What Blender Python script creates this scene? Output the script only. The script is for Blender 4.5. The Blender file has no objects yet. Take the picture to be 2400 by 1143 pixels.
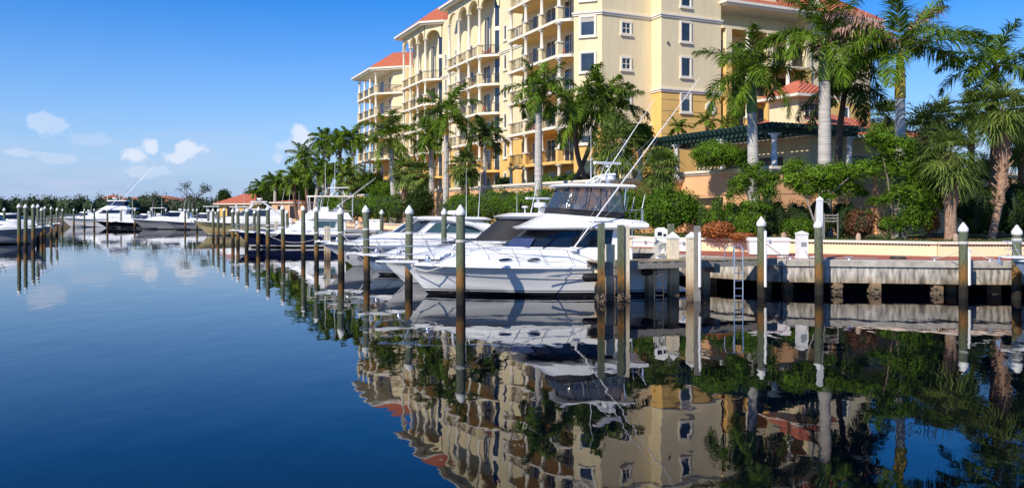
import bpy, math, random
import numpy as np
from mathutils import Vector, Matrix
R = math.radians
PI = math.pi
sc = bpy.context.scene
COL = sc.collection

# ---------------------------------------------------------------- camera
CAMZ = 3.5
FX = 1920.0
cam_d = bpy.data.cameras.new("camera")
cam = bpy.data.objects.new("camera", cam_d)
COL.objects.link(cam)
cam.location = (0, 0, CAMZ)
cam.rotation_euler = (R(90), 0, 0)
cam_d.sensor_width = 36
cam_d.lens = 36 * FX / 2400
cam_d.shift_y = -(571.5 - 492) / 2400
cam_d.clip_start = 0.1
cam_d.clip_end = 9000
sc.camera = cam

# ---------------------------------------------------------------- light
SUN = Vector((-0.62, -0.785, 0)).normalized()
ELEV = R(40)
w = bpy.data.worlds.new("World")
sc.world = w
w.use_nodes = True
nt = w.node_tree
nt.nodes.clear()
def N(t, **k):
    n = nt.nodes.new(t)
    for a, b in k.items():
        if a == 'inp':
            for i, v in b.items():
                n.inputs[i].default_value = v
        else:
            setattr(n, a, b)
    return n
def LK(a, b): nt.links.new(a, b)
sky = N('ShaderNodeTexSky', sky_type='NISHITA', sun_disc=False)
sky.sun_elevation = ELEV
sky.sun_rotation = math.atan2(SUN.x, SUN.y)
sky.air_density = 1.0
sky.dust_density = 0.1
sky.ozone_density = 3.0
sky.altitude = 0
hs = N('ShaderNodeHueSaturation', inp={'Saturation': 1.42, 'Value': .96, 'Hue': 0.508})
LK(sky.outputs[0], hs.inputs['Color'])
tc = N('ShaderNodeTexCoord')
GEN = tc.outputs['Generated']
def math_(op, a, b=None, c=None, clamp=False):
    n = N('ShaderNodeMath', operation=op, use_clamp=clamp)
    for i, v in enumerate((a, b, c)):
        if v is None: continue
        if isinstance(v, (int, float)): n.inputs[i].default_value = v
        else: LK(v, n.inputs[i])
    return n.outputs[0]
def sky_dir(u, v):
    return Vector(((u - 1200) / FX, 1.0, (492 - v) / FX)).normalized()
nz = N('ShaderNodeTexNoise', inp={'Scale': 44.0, 'Detail': 8.0, 'Roughness': 0.6})
LK(GEN, nz.inputs['Vector'])
nz2 = N('ShaderNodeTexNoise', inp={'Scale': 9.0, 'Detail': 6.0, 'Roughness': 0.62})
mp = N('ShaderNodeMapping', inp={'Scale': (1, 1, 4.2)})
LK(GEN, mp.inputs['Vector']); LK(mp.outputs[0], nz2.inputs['Vector'])
total = None
for (u, v, rx, rz, a) in [(318, 366, 26, 15, 1.0), (352, 345, 15, 18, 1.0), (418, 366, 34, 14, .9), (450, 350, 34, 12, 1.0),
                          (105, 292, 34, 22, .5), (716, 322, 26, 22, 1.0), (690, 345, 34, 26, .45), (654, 372, 12, 16, .55),
                          (60, 358, 30, 8, .4), (145, 372, 44, 10, .3), (340, 402, 48, 12, .4), (200, 325, 40, 14, .2),
                          (-420, 330, 120, 50, .9), (3000, 300, 150, 60, .9)]:
    d = sky_dir(u, v)
    sub = N('ShaderNodeVectorMath', operation='SUBTRACT'); LK(GEN, sub.inputs[0]); sub.inputs[1].default_value = d
    mul = N('ShaderNodeVectorMath', operation='MULTIPLY'); LK(sub.outputs[0], mul.inputs[0])
    mul.inputs[1].default_value = (FX / rx, FX / rx, FX / rz)
    ln = N('ShaderNodeVectorMath', operation='LENGTH'); LK(mul.outputs[0], ln.inputs[0])
    e = math_('SUBTRACT', 1.15, ln.outputs['Value'])
    e = math_('ADD', e, math_('MULTIPLY', math_('SUBTRACT', nz.outputs[0], 0.5), 3.6))
    e = math_('MULTIPLY', e, 2.1, clamp=True)
    e = math_('MULTIPLY', e, a)
    total = e if total is None else math_('MAXIMUM', total, e)
sep = N('ShaderNodeSeparateXYZ'); LK(GEN, sep.inputs[0])
zz = sep.outputs['Z']
band = math_('MULTIPLY', math_('MULTIPLY', math_('ADD', zz, 0.0), 60, clamp=True),
             math_('SUBTRACT', 1.0, math_('MULTIPLY', zz, 9.0), clamp=True))
st = math_('MULTIPLY', math_('SUBTRACT', nz2.outputs[0], 0.40), 4.0, clamp=True)
st = math_('MULTIPLY', math_('MULTIPLY', st, band), 0.85)
cl = math_('MULTIPLY', total, 0.85)
mix = N('ShaderNodeMix', data_type='RGBA'); LK(cl, mix.inputs['Factor'])
tint = N('ShaderNodeMix', data_type='RGBA', blend_type='MULTIPLY'); tint.inputs['Factor'].default_value = 1.0
LK(hs.outputs[0], tint.inputs['A']); tint.inputs['B'].default_value = (.87, .95, 1.12, 1)
LK(math_('MULTIPLY_ADD', math_('MAXIMUM', zz, 0.0), 1.3, 1.24), hs.inputs['Saturation'])
hz = math_('POWER', math_('SUBTRACT', 1.0, math_('MAXIMUM', zz, 0.0)), 9.0)
hz = math_('MULTIPLY_ADD', hz, 0.80, 0.08)
hm = N('ShaderNodeMix', data_type='RGBA'); LK(hz, hm.inputs['Factor']); LK(tint.outputs['Result'], hm.inputs['A']); hm.inputs['B'].default_value = (1.40, 2.40, 4.8, 1)
hb = N('ShaderNodeMix', data_type='RGBA'); LK(st, hb.inputs['Factor']); LK(hm.outputs['Result'], hb.inputs['A']); hb.inputs['B'].default_value = (3.5, 4.15, 5.5, 1)
LK(hb.outputs['Result'], mix.inputs['A']); mix.inputs['B'].default_value = (5.0, 5.4, 6.3, 1)
bg = N('ShaderNodeBackground', inp={'Strength': 0.118}); LK(mix.outputs['Result'], bg.inputs['Color'])
wo = N('ShaderNodeOutputWorld'); LK(bg.outputs[0], wo.inputs['Surface'])

sd = bpy.data.lights.new("sun", 'SUN')
sun = bpy.data.objects.new("sun", sd); COL.objects.link(sun)
sd.energy = 4.2; sd.angle = R(0.53); sd.color = (1.0, 0.91, 0.76)
sv = Vector((SUN.x * math.cos(ELEV), SUN.y * math.cos(ELEV), math.sin(ELEV)))
sun.rotation_euler = sv.to_track_quat('Z', 'Y').to_euler()
sun.location = sv * 200
sc.view_settings.view_transform = 'Standard'
sc.view_settings.look = 'None'
sc.view_settings.exposure = 0.42
sc.view_settings.gamma = 1
sc.render.engine = 'CYCLES'
sc.cycles.max_bounces = 8
sc.cycles.transparent_max_bounces = 16

def at(u, v, Y):                         # a point of the place from where it is seen and how far away it is
    return Vector(((u - 1200) * Y / FX, Y, CAMZ - (v - 492) * Y / FX))
def gx(u, Y): return (u - 1200) * Y / FX
def gz(v, Y): return CAMZ - (v - 492) * Y / FX

# ---------------------------------------------------------------- materials
def new_mat(name):
    m = bpy.data.materials.new(name); m.use_nodes = True
    t = m.node_tree; p = t.nodes['Principled BSDF']
    return m, t, p
def mat(name, col, rough=0.6, metal=0.0, var=0.12, vs=3.0, bump=0.0, bs=40.0, spec=0.5, hue=None, island=0.0, trans=0.0, stretch=(1, 1, 1), coat=0.0):
    m, t, p = new_mat(name)
    p.inputs['Roughness'].default_value = rough
    p.inputs['Metallic'].default_value = metal
    p.inputs['Specular IOR Level'].default_value = spec
    p.inputs['Coat Weight'].default_value = coat
    co = t.nodes.new('ShaderNodeTexCoord')
    mpp = t.nodes.new('ShaderNodeMapping'); mpp.inputs['Scale'].default_value = stretch
    t.links.new(co.outputs['Object'], mpp.inputs['Vector'])
    nn = t.nodes.new('ShaderNodeTexNoise'); nn.inputs['Scale'].default_value = vs; nn.inputs['Detail'].default_value = 6; nn.inputs['Roughness'].default_value = .65
    t.links.new(mpp.outputs[0], nn.inputs['Vector'])
    cr = t.nodes.new('ShaderNodeValToRGB')
    c2 = hue if hue else col
    cr.color_ramp.elements[0].position = .3; cr.color_ramp.elements[1].position = .7
    cr.color_ramp.elements[0].color = (*[max(0, c * (1 - var)) for c in c2], 1)
    cr.color_ramp.elements[1].color = (*[min(1, c * (1 + var)) for c in col], 1)
    t.links.new(nn.outputs[0], cr.inputs[0])
    out = cr.outputs[0]
    if island:
        g = t.nodes.new('ShaderNodeNewGeometry')
        h = t.nodes.new('ShaderNodeHueSaturation')
        mr = t.nodes.new('ShaderNodeMapRange'); mr.inputs['To Min'].default_value = 1 - island; mr.inputs['To Max'].default_value = 1 + island
        t.links.new(g.outputs['Random Per Island'], mr.inputs['Value'])
        t.links.new(mr.outputs[0], h.inputs['Value']); t.links.new(out, h.inputs['Color'])
        out = h.outputs[0]
    t.links.new(out, p.inputs['Base Color'])
    if bump:
        n2 = t.nodes.new('ShaderNodeTexNoise'); n2.inputs['Scale'].default_value = bs; n2.inputs['Detail'].default_value = 4
        t.links.new(mpp.outputs[0], n2.inputs['Vector'])
        b = t.nodes.new('ShaderNodeBump'); b.inputs['Strength'].default_value = bump; b.inputs['Distance'].default_value = .05
        t.links.new(n2.outputs[0], b.inputs['Height']); t.links.new(b.outputs[0], p.inputs['Normal'])
    if trans:
        tr = t.nodes.new('ShaderNodeBsdfTranslucent'); t.links.new(out, tr.inputs['Color'])
        mx = t.nodes.new('ShaderNodeMixShader'); mx.inputs[0].default_value = trans
        o = t.nodes['Material Output']
        t.links.new(p.outputs[0], mx.inputs[1]); t.links.new(tr.outputs[0], mx.inputs[2]); t.links.new(mx.outputs[0], o.inputs['Surface'])
    return m

def zbands(name, stops, rough=.6, noise=.12, ns=5.0, bump=.0, coat=0.0, stretch=(1, 1, 1), var=.25, soft=False):
    """material whose paint or stain changes with the height above the water (object z = 0 at the waterline)"""
    m, t, p = new_mat(name)
    p.inputs['Roughness'].default_value = rough; p.inputs['Coat Weight'].default_value = coat
    co = t.nodes.new('ShaderNodeTexCoord')
    s = t.nodes.new('ShaderNodeSeparateXYZ'); t.links.new(co.outputs['Object'], s.inputs[0])
    mpp = t.nodes.new('ShaderNodeMapping'); mpp.inputs['Scale'].default_value = stretch
    t.links.new(co.outputs['Object'], mpp.inputs['Vector'])
    nn = t.nodes.new('ShaderNodeTexNoise'); nn.inputs['Scale'].default_value = ns; nn.inputs['Detail'].default_value = 5
    t.links.new(mpp.outputs[0], nn.inputs['Vector'])
    a = t.nodes.new('ShaderNodeMath'); a.operation = 'MULTIPLY_ADD'
    t.links.new(nn.outputs[0], a.inputs[0]); a.inputs[1].default_value = noise * 2; 
    sb = t.nodes.new('ShaderNodeMath'); sb.operation = 'SUBTRACT'; t.links.new(s.outputs[2], sb.inputs[0]); sb.inputs[1].default_value = noise
    t.links.new(sb.outputs[0], a.inputs[2])
    z0, z1 = stops[0][0] - .5, stops[-1][0] + .5
    mr = t.nodes.new('ShaderNodeMapRange'); mr.inputs['From Min'].default_value = z0; mr.inputs['From Max'].default_value = z1
    t.links.new(a.outputs[0], mr.inputs['Value'])
    cr = t.nodes.new('ShaderNodeValToRGB'); cr.color_ramp.interpolation = 'LINEAR' if soft else 'CONSTANT'
    el = cr.color_ramp.elements
    for i, (z, c) in enumerate(stops):
        pos = (z - z0) / (z1 - z0)
        e = el[i] if i < 2 else el.new(pos)
        e.position = pos; e.color = (*c, 1)
    t.links.new(mr.outputs[0], cr.inputs[0])
    n3 = t.nodes.new('ShaderNodeTexNoise'); n3.inputs['Scale'].default_value = ns * 2.3; n3.inputs['Detail'].default_value = 6
    t.links.new(mpp.outputs[0], n3.inputs['Vector'])
    m3 = t.nodes.new('ShaderNodeMapRange'); m3.inputs['From Min'].default_value = .3; m3.inputs['From Max'].default_value = .7
    m3.inputs['To Min'].default_value = 1 - var; m3.inputs['To Max'].default_value = 1 + var * .4
    t.links.new(n3.outputs[0], m3.inputs['Value'])
    h = t.nodes.new('ShaderNodeHueSaturation'); t.links.new(cr.outputs[0], h.inputs['Color']); t.links.new(m3.outputs[0], h.inputs['Value'])
    t.links.new(h.outputs[0], p.inputs['Base Color'])
    if bump:
        b = t.nodes.new('ShaderNodeBump'); b.inputs['Strength'].default_value = bump; b.inputs['Distance'].default_value = .04
        t.links.new(n3.outputs[0], b.inputs['Height']); t.links.new(b.outputs[0], p.inputs['Normal'])
    return m

def tile_mat(name, c1, c2):
    m, t, p = new_mat(name); p.inputs['Roughness'].default_value = .75
    co = t.nodes.new('ShaderNodeTexCoord')
    wv = t.nodes.new('ShaderNodeTexWave'); wv.wave_type = 'BANDS'; wv.bands_direction = 'DIAGONAL'; wv.inputs['Scale'].default_value = 1.6; wv.inputs['Distortion'].default_value = .6
    t.links.new(co.outputs['Object'], wv.inputs['Vector'])
    nn = t.nodes.new('ShaderNodeTexNoise'); nn.inputs['Scale'].default_value = 3.5; nn.inputs['Detail'].default_value = 8; nn.inputs['Roughness'].default_value = .75
    t.links.new(co.outputs['Object'], nn.inputs['Vector'])
    cr = t.nodes.new('ShaderNodeValToRGB'); cr.color_ramp.elements[0].position = .35; cr.color_ramp.elements[1].position = .68
    cr.color_ramp.elements[0].color = (*c1, 1); cr.color_ramp.elements[1].color = (*c2, 1)
    t.links.new(nn.outputs[0], cr.inputs[0]); t.links.new(cr.outputs[0], p.inputs['Base Color'])
    b = t.nodes.new('ShaderNodeBump'); b.inputs['Strength'].default_value = .9; b.inputs['Distance'].default_value = .08
    t.links.new(wv.outputs[0], b.inputs['Height']); t.links.new(b.outputs[0], p.inputs['Normal'])
    return m

M = {}
M['gel'] = mat('white_gelcoat', (.80, .80, .79), .25, var=.03, coat=.4)
M['gelshade'] = mat('cream_gelcoat', (.72, .70, .63), .35, var=.04)
M['nonskid'] = mat('nonskid_deck', (.66, .67, .66), .7, var=.05)
M['steel'] = mat('stainless_steel', (.75, .75, .76), .2, metal=.85, var=.05)
M['alu'] = mat('white_aluminium', (.78, .79, .80), .35, var=.04)
M['black'] = mat('black_rubber', (.012, .012, .014), .5, var=.3)
M['canvas'] = mat('black_canvas', (.012, .013, .016), .75, var=.3, bump=.3, bs=8)
M['bluecanvas'] = mat('blue_canvas', (.015, .035, .12), .8, var=.3, bump=.3, bs=6)
M['glassd'] = mat('dark_boat_glass', (.008, .012, .022), .06, var=.4, vs=.8)
M['glasst'] = mat('tinted_teal_glass', (.05, .10, .11), .08, var=.4, vs=1.2)
M['glassb'] = mat('building_glass', (.03, .04, .05), .06, var=.7, vs=.45, spec=.8)
M['curtain'] = mat('pale_curtain', (.45, .42, .36), .8, var=.2)
M['doord'] = mat('dark_doorway', (.025, .02, .018), .3, var=.4)
M['cream'] = mat('cream_stucco', (.80, .67, .41), .9, var=.085, vs=.9, bump=.25, bs=30, stretch=(1, 1, .22))
M['soffit'] = mat('balcony_soffit', (.66, .43, .16), .9, var=.05, vs=.5)  # golden tone puts the warm bounced light under the balconies into the colour
M['ochre'] = mat('ochre_stucco', (.78, .49, .15), .9, var=.10, vs=.9, bump=.25, bs=30, stretch=(1, 1, .25))
M['trim'] = mat('white_trim', (.80, .735, .60), .75, var=.05)
M['peach'] = mat('peach_stucco', (.86, .48, .25), .9, var=.10, vs=.9, bump=.25, bs=25, stretch=(1, 1, .3))
M['wallcream'] = mat('cream_wall_paint', (.82, .68, .42), .85, var=.06, vs=1.0, bump=.15, bs=25)
M['cap'] = mat('pale_coping', (.78, .70, .56), .8, var=.06)
M['slot'] = mat('green_grey_tile_band', (.14, .16, .12), .7, var=.2)
M['brick'] = mat('red_brick_paving', (.36, .105, .065), .85, var=.25, vs=6, bump=.3, bs=12)
M['tile'] = tile_mat('terracotta_tiles', (.40, .085, .035), (.66, .20, .095))
M['rail'] = mat('dark_iron_railing', (.05, .045, .04), .5, var=.2)
M['green'] = mat('dark_green_timber', (.022, .058, .047), .6, var=.3, vs=5)
M['concrete'] = zbands('stained_concrete', [(.0, (.12, .09, .06)), (.5, (.40, .33, .24)), (.8, (.50, .46, .40)), (1.5, (.44, .42, .38))], .9, .12, 1.6, .5, stretch=(1.7, 1.7, .45), var=.8, soft=True)
M['conccap'] = mat('grey_concrete_cap', (.42, .39, .34), .9, var=.3, vs=2.5, bump=.4, bs=14)
M['deckconc'] = mat('pale_concrete_slab', (.50, .46, .41), .9, var=.15, vs=2)
M['dark'] = mat('under_deck_shade', (.012, .011, .01), .95, var=.4)  # near-black colour stands in for the shade beneath the promenade
M['timber'] = mat('weathered_timber', (.30, .24, .16), .85, var=.35, vs=3, bump=.5, bs=10, stretch=(1, 1, 5))
M['timberd'] = mat('weathered_grey_timber', (.24, .225, .20), .9, var=.35, vs=3, bump=.5, bs=12, stretch=(4, 4, 1))
M['pile'] = zbands('treated_timber_pile', [(-.3, (.012, .010, .006)), (.42, (.018, .014, .008)), (.62, (.12, .075, .02)), (.9, (.27, .12, .025)), (1.2, (.20, .12, .035)), (1.45, (.13, .14, .07)), (2.2, (.135, .16, .095)), (3.6, (.155, .185, .12))],
                   .85, .16, 4.0, .7, stretch=(2.2, 2.2, .5), var=.45, soft=True)
M['cpile'] = zbands('painted_concrete_pile', [(-.3, (.03, .022, .014)), (.15, (.16, .12, .08)), (.38, (.30, .19, .10)), (.75, (.62, .48, .30)), (1.2, (.74, .64, .46)), (3.6, (.78, .70, .52))],
                    .85, .12, 4.0, .6, stretch=(2, 2, .6), var=.2, soft=True)
M['capw'] = mat('white_pile_cap', (.82, .82, .79), .45, var=.16, vs=7, hue=(.66, .65, .58))
M['barn'] = mat('barnacles', (.16, .12, .08), .95, var=.6, vs=20, bump=1, bs=30)
M['white'] = mat('white_paint', (.80, .80, .78), .5, var=.04, vs=1)
M['rope'] = mat('white_rope', (.62, .60, .55), .9, var=.15, vs=20)
M['trunkr'] = mat('royal_palm_trunk', (.46, .43, .39), .85, var=.30, vs=1.6, bump=.8, bs=5, stretch=(.3, .3, 4.5))
M['trunkb'] = mat('brown_palm_trunk', (.17, .105, .07), .9, var=.35, vs=2, bump=.9, bs=8, stretch=(.6, .6, 3))
M['shaftg'] = mat('green_crownshaft', (.14, .22, .035), .45, var=.2)
M['shafty'] = mat('yellow_crownshaft', (.50, .36, .035), .45, var=.2)
M['sabalt'] = mat('sabal_trunk', (.34, .21, .14), .95, var=.5, vs=6, bump=1, bs=14)
M['frond'] = mat('royal_frond', (.13, .215, .018), .5, var=.35, vs=1.2, island=.4, trans=.3, hue=(.068, .13, .012), spec=.1)
M['frondl'] = mat('light_frond', (.18, .265, .025), .5, var=.35, vs=1.2, island=.4, trans=.3, hue=(.07, .13, .012), spec=.1)
M['frondd'] = mat('dark_frond', (.058, .10, .013), .5, var=.35, vs=1.2, island=.4, trans=.2, spec=.2)
M['frondb'] = mat('dead_frond', (.42, .25, .18), .8, var=.3, vs=1.2, island=.35, trans=.15)
M['fan'] = mat('sabal_fan_leaf', (.155, .215, .04), .5, var=.3, vs=1.5, island=.4, trans=.28, hue=(.08, .13, .025), spec=.25)
M['rachis'] = mat('frond_stem', (.16, .19, .05), .6, var=.2)
M['leaf'] = mat('hedge_leaf', (.10, .19, .012), .6, var=.4, vs=1.0, island=.5, trans=.25, hue=(.05, .11, .008), spec=.15)
M['leafl'] = mat('bright_leaf', (.14, .25, .018), .6, var=.4, vs=1.0, island=.5, trans=.3, hue=(.075, .15, .010), spec=.15)
M['leafd'] = mat('dark_leaf', (.026, .052, .008), .6, var=.4, vs=1.0, island=.5, trans=.12, spec=.12)
M['leafm'] = mat('mangrove_leaf', (.06, .10, .025), .6, var=.55, vs=.12, island=.4, trans=.12, hue=(.022, .045, .016))
M['leafo'] = mat('croton_leaf', (.42, .14, .03), .5, var=.5, vs=6, island=.6, trans=.2, hue=(.20, .07, .02))
M['leafr'] = mat('reddish_leaf', (.16, .055, .022), .5, var=.4, vs=3, island=.6, trans=.2, hue=(.05, .06, .015))
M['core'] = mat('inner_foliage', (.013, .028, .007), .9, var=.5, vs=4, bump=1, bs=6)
M['bark'] = mat('tree_bark', (.20, .155, .12), .9, var=.35, vs=5, bump=.8, bs=14)
M['barkg'] = mat('grey_bark', (.30, .26, .23), .9, var=.3, vs=5, bump=.8, bs=14)
M['grass'] = mat('grass', (.055, .095, .018), .9, var=.5, vs=2.5, bump=1, bs=30, hue=(.05, .06, .02))
M['soil'] = mat('earth', (.10, .075, .05), .95, var=.3)
M['farland'] = mat('far_ground', (.05, .06, .025), .95, var=.4, vs=.1)
M['stone'] = mat('bollard_stone', (.42, .30, .22), .9, var=.2)
M['red'] = mat('red_awning', (.45, .05, .035), .7, var=.15)
M['canopyc'] = mat('cream_canvas', (.66, .62, .54), .8, var=.08)
def hull_mat(name, top, stripe=(.01, .01, .012), bottom=(.015, .015, .018), boot=(.75, .75, .74), zb=.10):
    return zbands(name, [(-1.0, bottom), (zb, stripe), (zb + .05, boot), (zb + .085, stripe), (zb + .13, top), (3.0, top)], .22, 0.0, 3.0, 0, coat=.5, var=.03)
M['hullw'] = hull_mat('white_hull_black_boot', (.78, .78, .78))
M['hullw2'] = hull_mat('plain_white_hull', (.76, .76, .76), stripe=(.76, .76, .76), zb=.02)
M['hulln'] = hull_mat('navy_hull', (.010, .016, .055), stripe=(.70, .70, .68), boot=(.70, .70, .68), zb=.12)
M['hullk'] = hull_mat('black_hull', (.014, .014, .018))
M['hullt'] = hull_mat('tan_hull', (.50, .42, .22), stripe=(.72, .70, .6), boot=(.72, .7, .6))
M['hullg'] = hull_mat('grey_hull', (.30, .31, .33))
M['hullb'] = hull_mat('blue_grey_hull', (.22, .30, .42), stripe=(.03, .04, .08))

def vinyl():
    m, t, p = new_mat('clear_vinyl')
    p.inputs['Base Color'].default_value = (.06, .085, .13, 1); p.inputs['Roughness'].default_value = .12
    nn = t.nodes.new('ShaderNodeTexNoise'); nn.inputs['Scale'].default_value = 2.2; nn.inputs['Detail'].default_value = 2
    co = t.nodes.new('ShaderNodeTexCoord'); mp_ = t.nodes.new('ShaderNodeMapping'); mp_.inputs['Scale'].default_value = (1.6, 1.6, .5)
    t.links.new(co.outputs['Object'], mp_.inputs[0]); t.links.new(mp_.outputs[0], nn.inputs[0])
    b = t.nodes.new('ShaderNodeBump'); b.inputs['Strength'].default_value = .7; b.inputs['Distance'].default_value = .12
    t.links.new(nn.outputs[0], b.inputs['Height']); t.links.new(b.outputs[0], p.inputs['Normal'])
    p.inputs['Alpha'].default_value = .6
    return m
M['vinyl'] = vinyl()

def water_mat():
    m, t, p = new_mat('harbour_water')
    p.inputs['Base Color'].default_value = (.0001, .0007, .0040, 1)
    p.inputs['Roughness'].default_value = .015
    p.inputs['IOR'].default_value = 1.37
    p.inputs['Specular IOR Level'].default_value = .5
    co = t.nodes.new('ShaderNodeTexCoord')
    prev = None
    for sc_, st_, rot, stn, dist in ((1.1, (1.0, .55, 1), 12, .5, .013), (.22, (1.0, .6, 1), -20, .5, .028), (7.0, (1, .5, 1), 5, .35, .0009)):
        mp_ = t.nodes.new('ShaderNodeMapping'); mp_.inputs['Scale'].default_value = st_; mp_.inputs['Rotation'].default_value = (0, 0, R(rot))
        t.links.new(co.outputs['Object'], mp_.inputs[0])
        nn = t.nodes.new('ShaderNodeTexNoise'); nn.inputs['Scale'].default_value = sc_; nn.inputs['Detail'].default_value = 2.0; nn.inputs['Roughness'].default_value = .45
        t.links.new(mp_.outputs[0], nn.inputs[0])
        b = t.nodes.new('ShaderNodeBump'); b.inputs['Strength'].default_value = stn; b.inputs['Distance'].default_value = dist
        t.links.new(nn.outputs[0], b.inputs['Height'])
        if prev: t.links.new(prev.outputs[0], b.inputs['Normal'])
        prev = b
    t.links.new(prev.outputs[0], p.inputs['Normal'])
    return m
M['water'] = water_mat()

# ---------------------------------------------------------------- mesh helpers
class MB:
    def __init__(s): s.v = []; s.f = []; s.m = []; s.sm = []
    def add(s, vs, fs, mi=0, smooth=False):
        o = len(s.v); s.v.extend([tuple(p) for p in vs])
        for f in fs:
            s.f.append([i + o for i in f]); s.m.append(mi); s.sm.append(smooth)
    def box(s, x0, y0, z0, x1, y1, z1, mi=0):
        v = [(x, y, z) for z in (z0, z1) for y in (y0, y1) for x in (x0, x1)]
        s.add(v, [(0, 2, 3, 1), (4, 5, 7, 6), (0, 1, 5, 4), (2, 6, 7, 3), (0, 4, 6, 2), (1, 3, 7, 5)], mi)
    def obox(s, c, ax, ay, az, mi=0):      # centre + three half-axes
        c = Vector(c); ax = Vector(ax); ay = Vector(ay); az = Vector(az)
        v = [c + i * ax + j * ay + k * az for k in (-1, 1) for j in (-1, 1) for i in (-1, 1)]
        s.add(v, [(0, 2, 3, 1), (4, 5, 7, 6), (0, 1, 5, 4), (2, 6, 7, 3), (0, 4, 6, 2), (1, 3, 7, 5)], mi)
    def beam(s, p, q, w, h, mi=0):         # box along p->q, w across, h upright
        p = Vector(p); q = Vector(q); d = q - p; L = d.length
        if L < 1e-5: return
        d /= L; up = Vector((0, 0, 1)) if abs(d.z) < .95 else Vector((1, 0, 0))
        a = d.cross(up).normalized(); b = a.cross(d)
        s.obox((p + q) / 2, d * L / 2, a * w / 2, b * h / 2, mi)
    def tube(s, pts, r, n=6, mi=0, cap=True):
        pts = [Vector(p) for p in pts]; rs = r if isinstance(r, (list, tuple)) else [r] * len(pts)
        vs = []; fs = []
        ref = None
        for i, p in enumerate(pts):
            d = (pts[min(i + 1, len(pts) - 1)] - pts[max(i - 1, 0)])
            d = d.normalized() if d.length > 1e-9 else Vector((0, 0, 1))
            if ref is None:
                ref = Vector((0, 0, 1)) if abs(d.z) < .9 else Vector((1, 0, 0))
            a = d.cross(ref)
            if a.length < 1e-4: a = d.cross(Vector((0, 1, 0)))
            a.normalize(); b = d.cross(a)
            ref = b * -1 if False else ref
            for k in range(n):
                t = 2 * PI * k / n
                vs.append(p + rs[i] * (math.cos(t) * a + math.sin(t) * b))
        for i in range(len(pts) - 1):
            for k in range(n):
                fs.append((i * n + k, i * n + (k + 1) % n, (i + 1) * n + (k + 1) % n, (i + 1) * n + k))
        if cap:
            fs.append(tuple(range(n))); fs.append(tuple((len(pts) - 1) * n + k for k in range(n)))
        s.add(vs, fs, mi, True)
    def lathe(s, c, prof, n=12, mi=0, smooth=True):    # profile of (r, z) about c, upright
        vs = []; fs = []
        for r, z in prof:
            for k in range(n):
                t = 2 * PI * k / n; vs.append((c[0] + r * math.cos(t), c[1] + r * math.sin(t), c[2] + z))
        for i in range(len(prof) - 1):
            for k in range(n):
                fs.append((i * n + k, i * n + (k + 1) % n, (i + 1) * n + (k + 1) % n, (i + 1) * n + k))
        fs.append(tuple(range(n))); fs.append(tuple((len(prof) - 1) * n + k for k in range(n)))
        s.add(vs, fs, mi, smooth)
    def loft(s, rings, mi=0, caps=(True, True), smooth=True, closed=True):
        n = len(rings[0]); vs = [p for r in rings for p in r]; fs = []
        for i in range(len(rings) - 1):
            for k in range(n if closed else n - 1):
                fs.append((i * n + k, i * n + (k + 1) % n, (i + 1) * n + (k + 1) % n, (i + 1) * n + k))
        s.add(vs, fs, mi, smooth)
        if caps[0]: s.add(rings[0], [tuple(range(n))], mi)
        if caps[1]: s.add(rings[-1], [tuple(range(n))], mi)
    def prism(s, poly, z0, z1, mi=0, mtop=None, mbot=None):
        n = len(poly)
        v = [(x, y, z0) for x, y in poly] + [(x, y, z1) for x, y in poly]
        s.add(v, [(i, (i + 1) % n, n + (i + 1) % n, n + i) for i in range(n)], mi)
        s.add(v, [tuple(range(n, 2 * n))], mi if mtop is None else mtop)
        s.add(v, [tuple(range(n - 1, -1, -1))], mi if mbot is None else mbot)
    def build(s, name, mats, parent=None, label=None):
        me = bpy.data.meshes.new(name)
        me.from_pydata(s.v, [], s.f); 
        if not isinstance(mats, (list, tuple)): mats = [mats]
        for k in mats: me.materials.append(M[k] if isinstance(k, str) else k)
        me.polygons.foreach_set('material_index', s.m)
        me.polygons.foreach_set('use_smooth', s.sm)
        me.update()
        if any(s.sm):
            try: me.set_sharp_from_angle(angle=R(38))
            except Exception: pass
        o = bpy.data.objects.new(name, me); COL.objects.link(o)
        if parent is not None: o.parent = parent
        if label: o['label'] = label
        return o
def thing(name, label, cat, loc=(0, 0, 0), rz=0.0, group=None):
    o = bpy.data.objects.new(name, None); COL.objects.link(o)
    o.location = loc; o.rotation_euler = (0, 0, rz); o.empty_display_size = .3
    o['label'] = label; o['category'] = cat
    if group: o['group'] = group
    return o
def tag(o, label, cat, group=None, kind=None):
    o['label'] = label; o['category'] = cat
    if group: o['group'] = group
    if kind: o['kind'] = kind
    return o
def struct(mb, name, mats):
    o = mb.build(name, mats); o['kind'] = 'structure'; return o
def copy_thing(root, loc, rz, label, group=None):
    r = root.copy(); COL.objects.link(r); r.location = loc; r.rotation_euler = (0, 0, rz); r['label'] = label
    if group: r['group'] = group
    for ch in list(root.children):
        c = ch.copy(); COL.objects.link(c); c.parent = r
        for g in ch.children:
            d = g.copy(); COL.objects.link(d); d.parent = c
    return r
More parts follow.
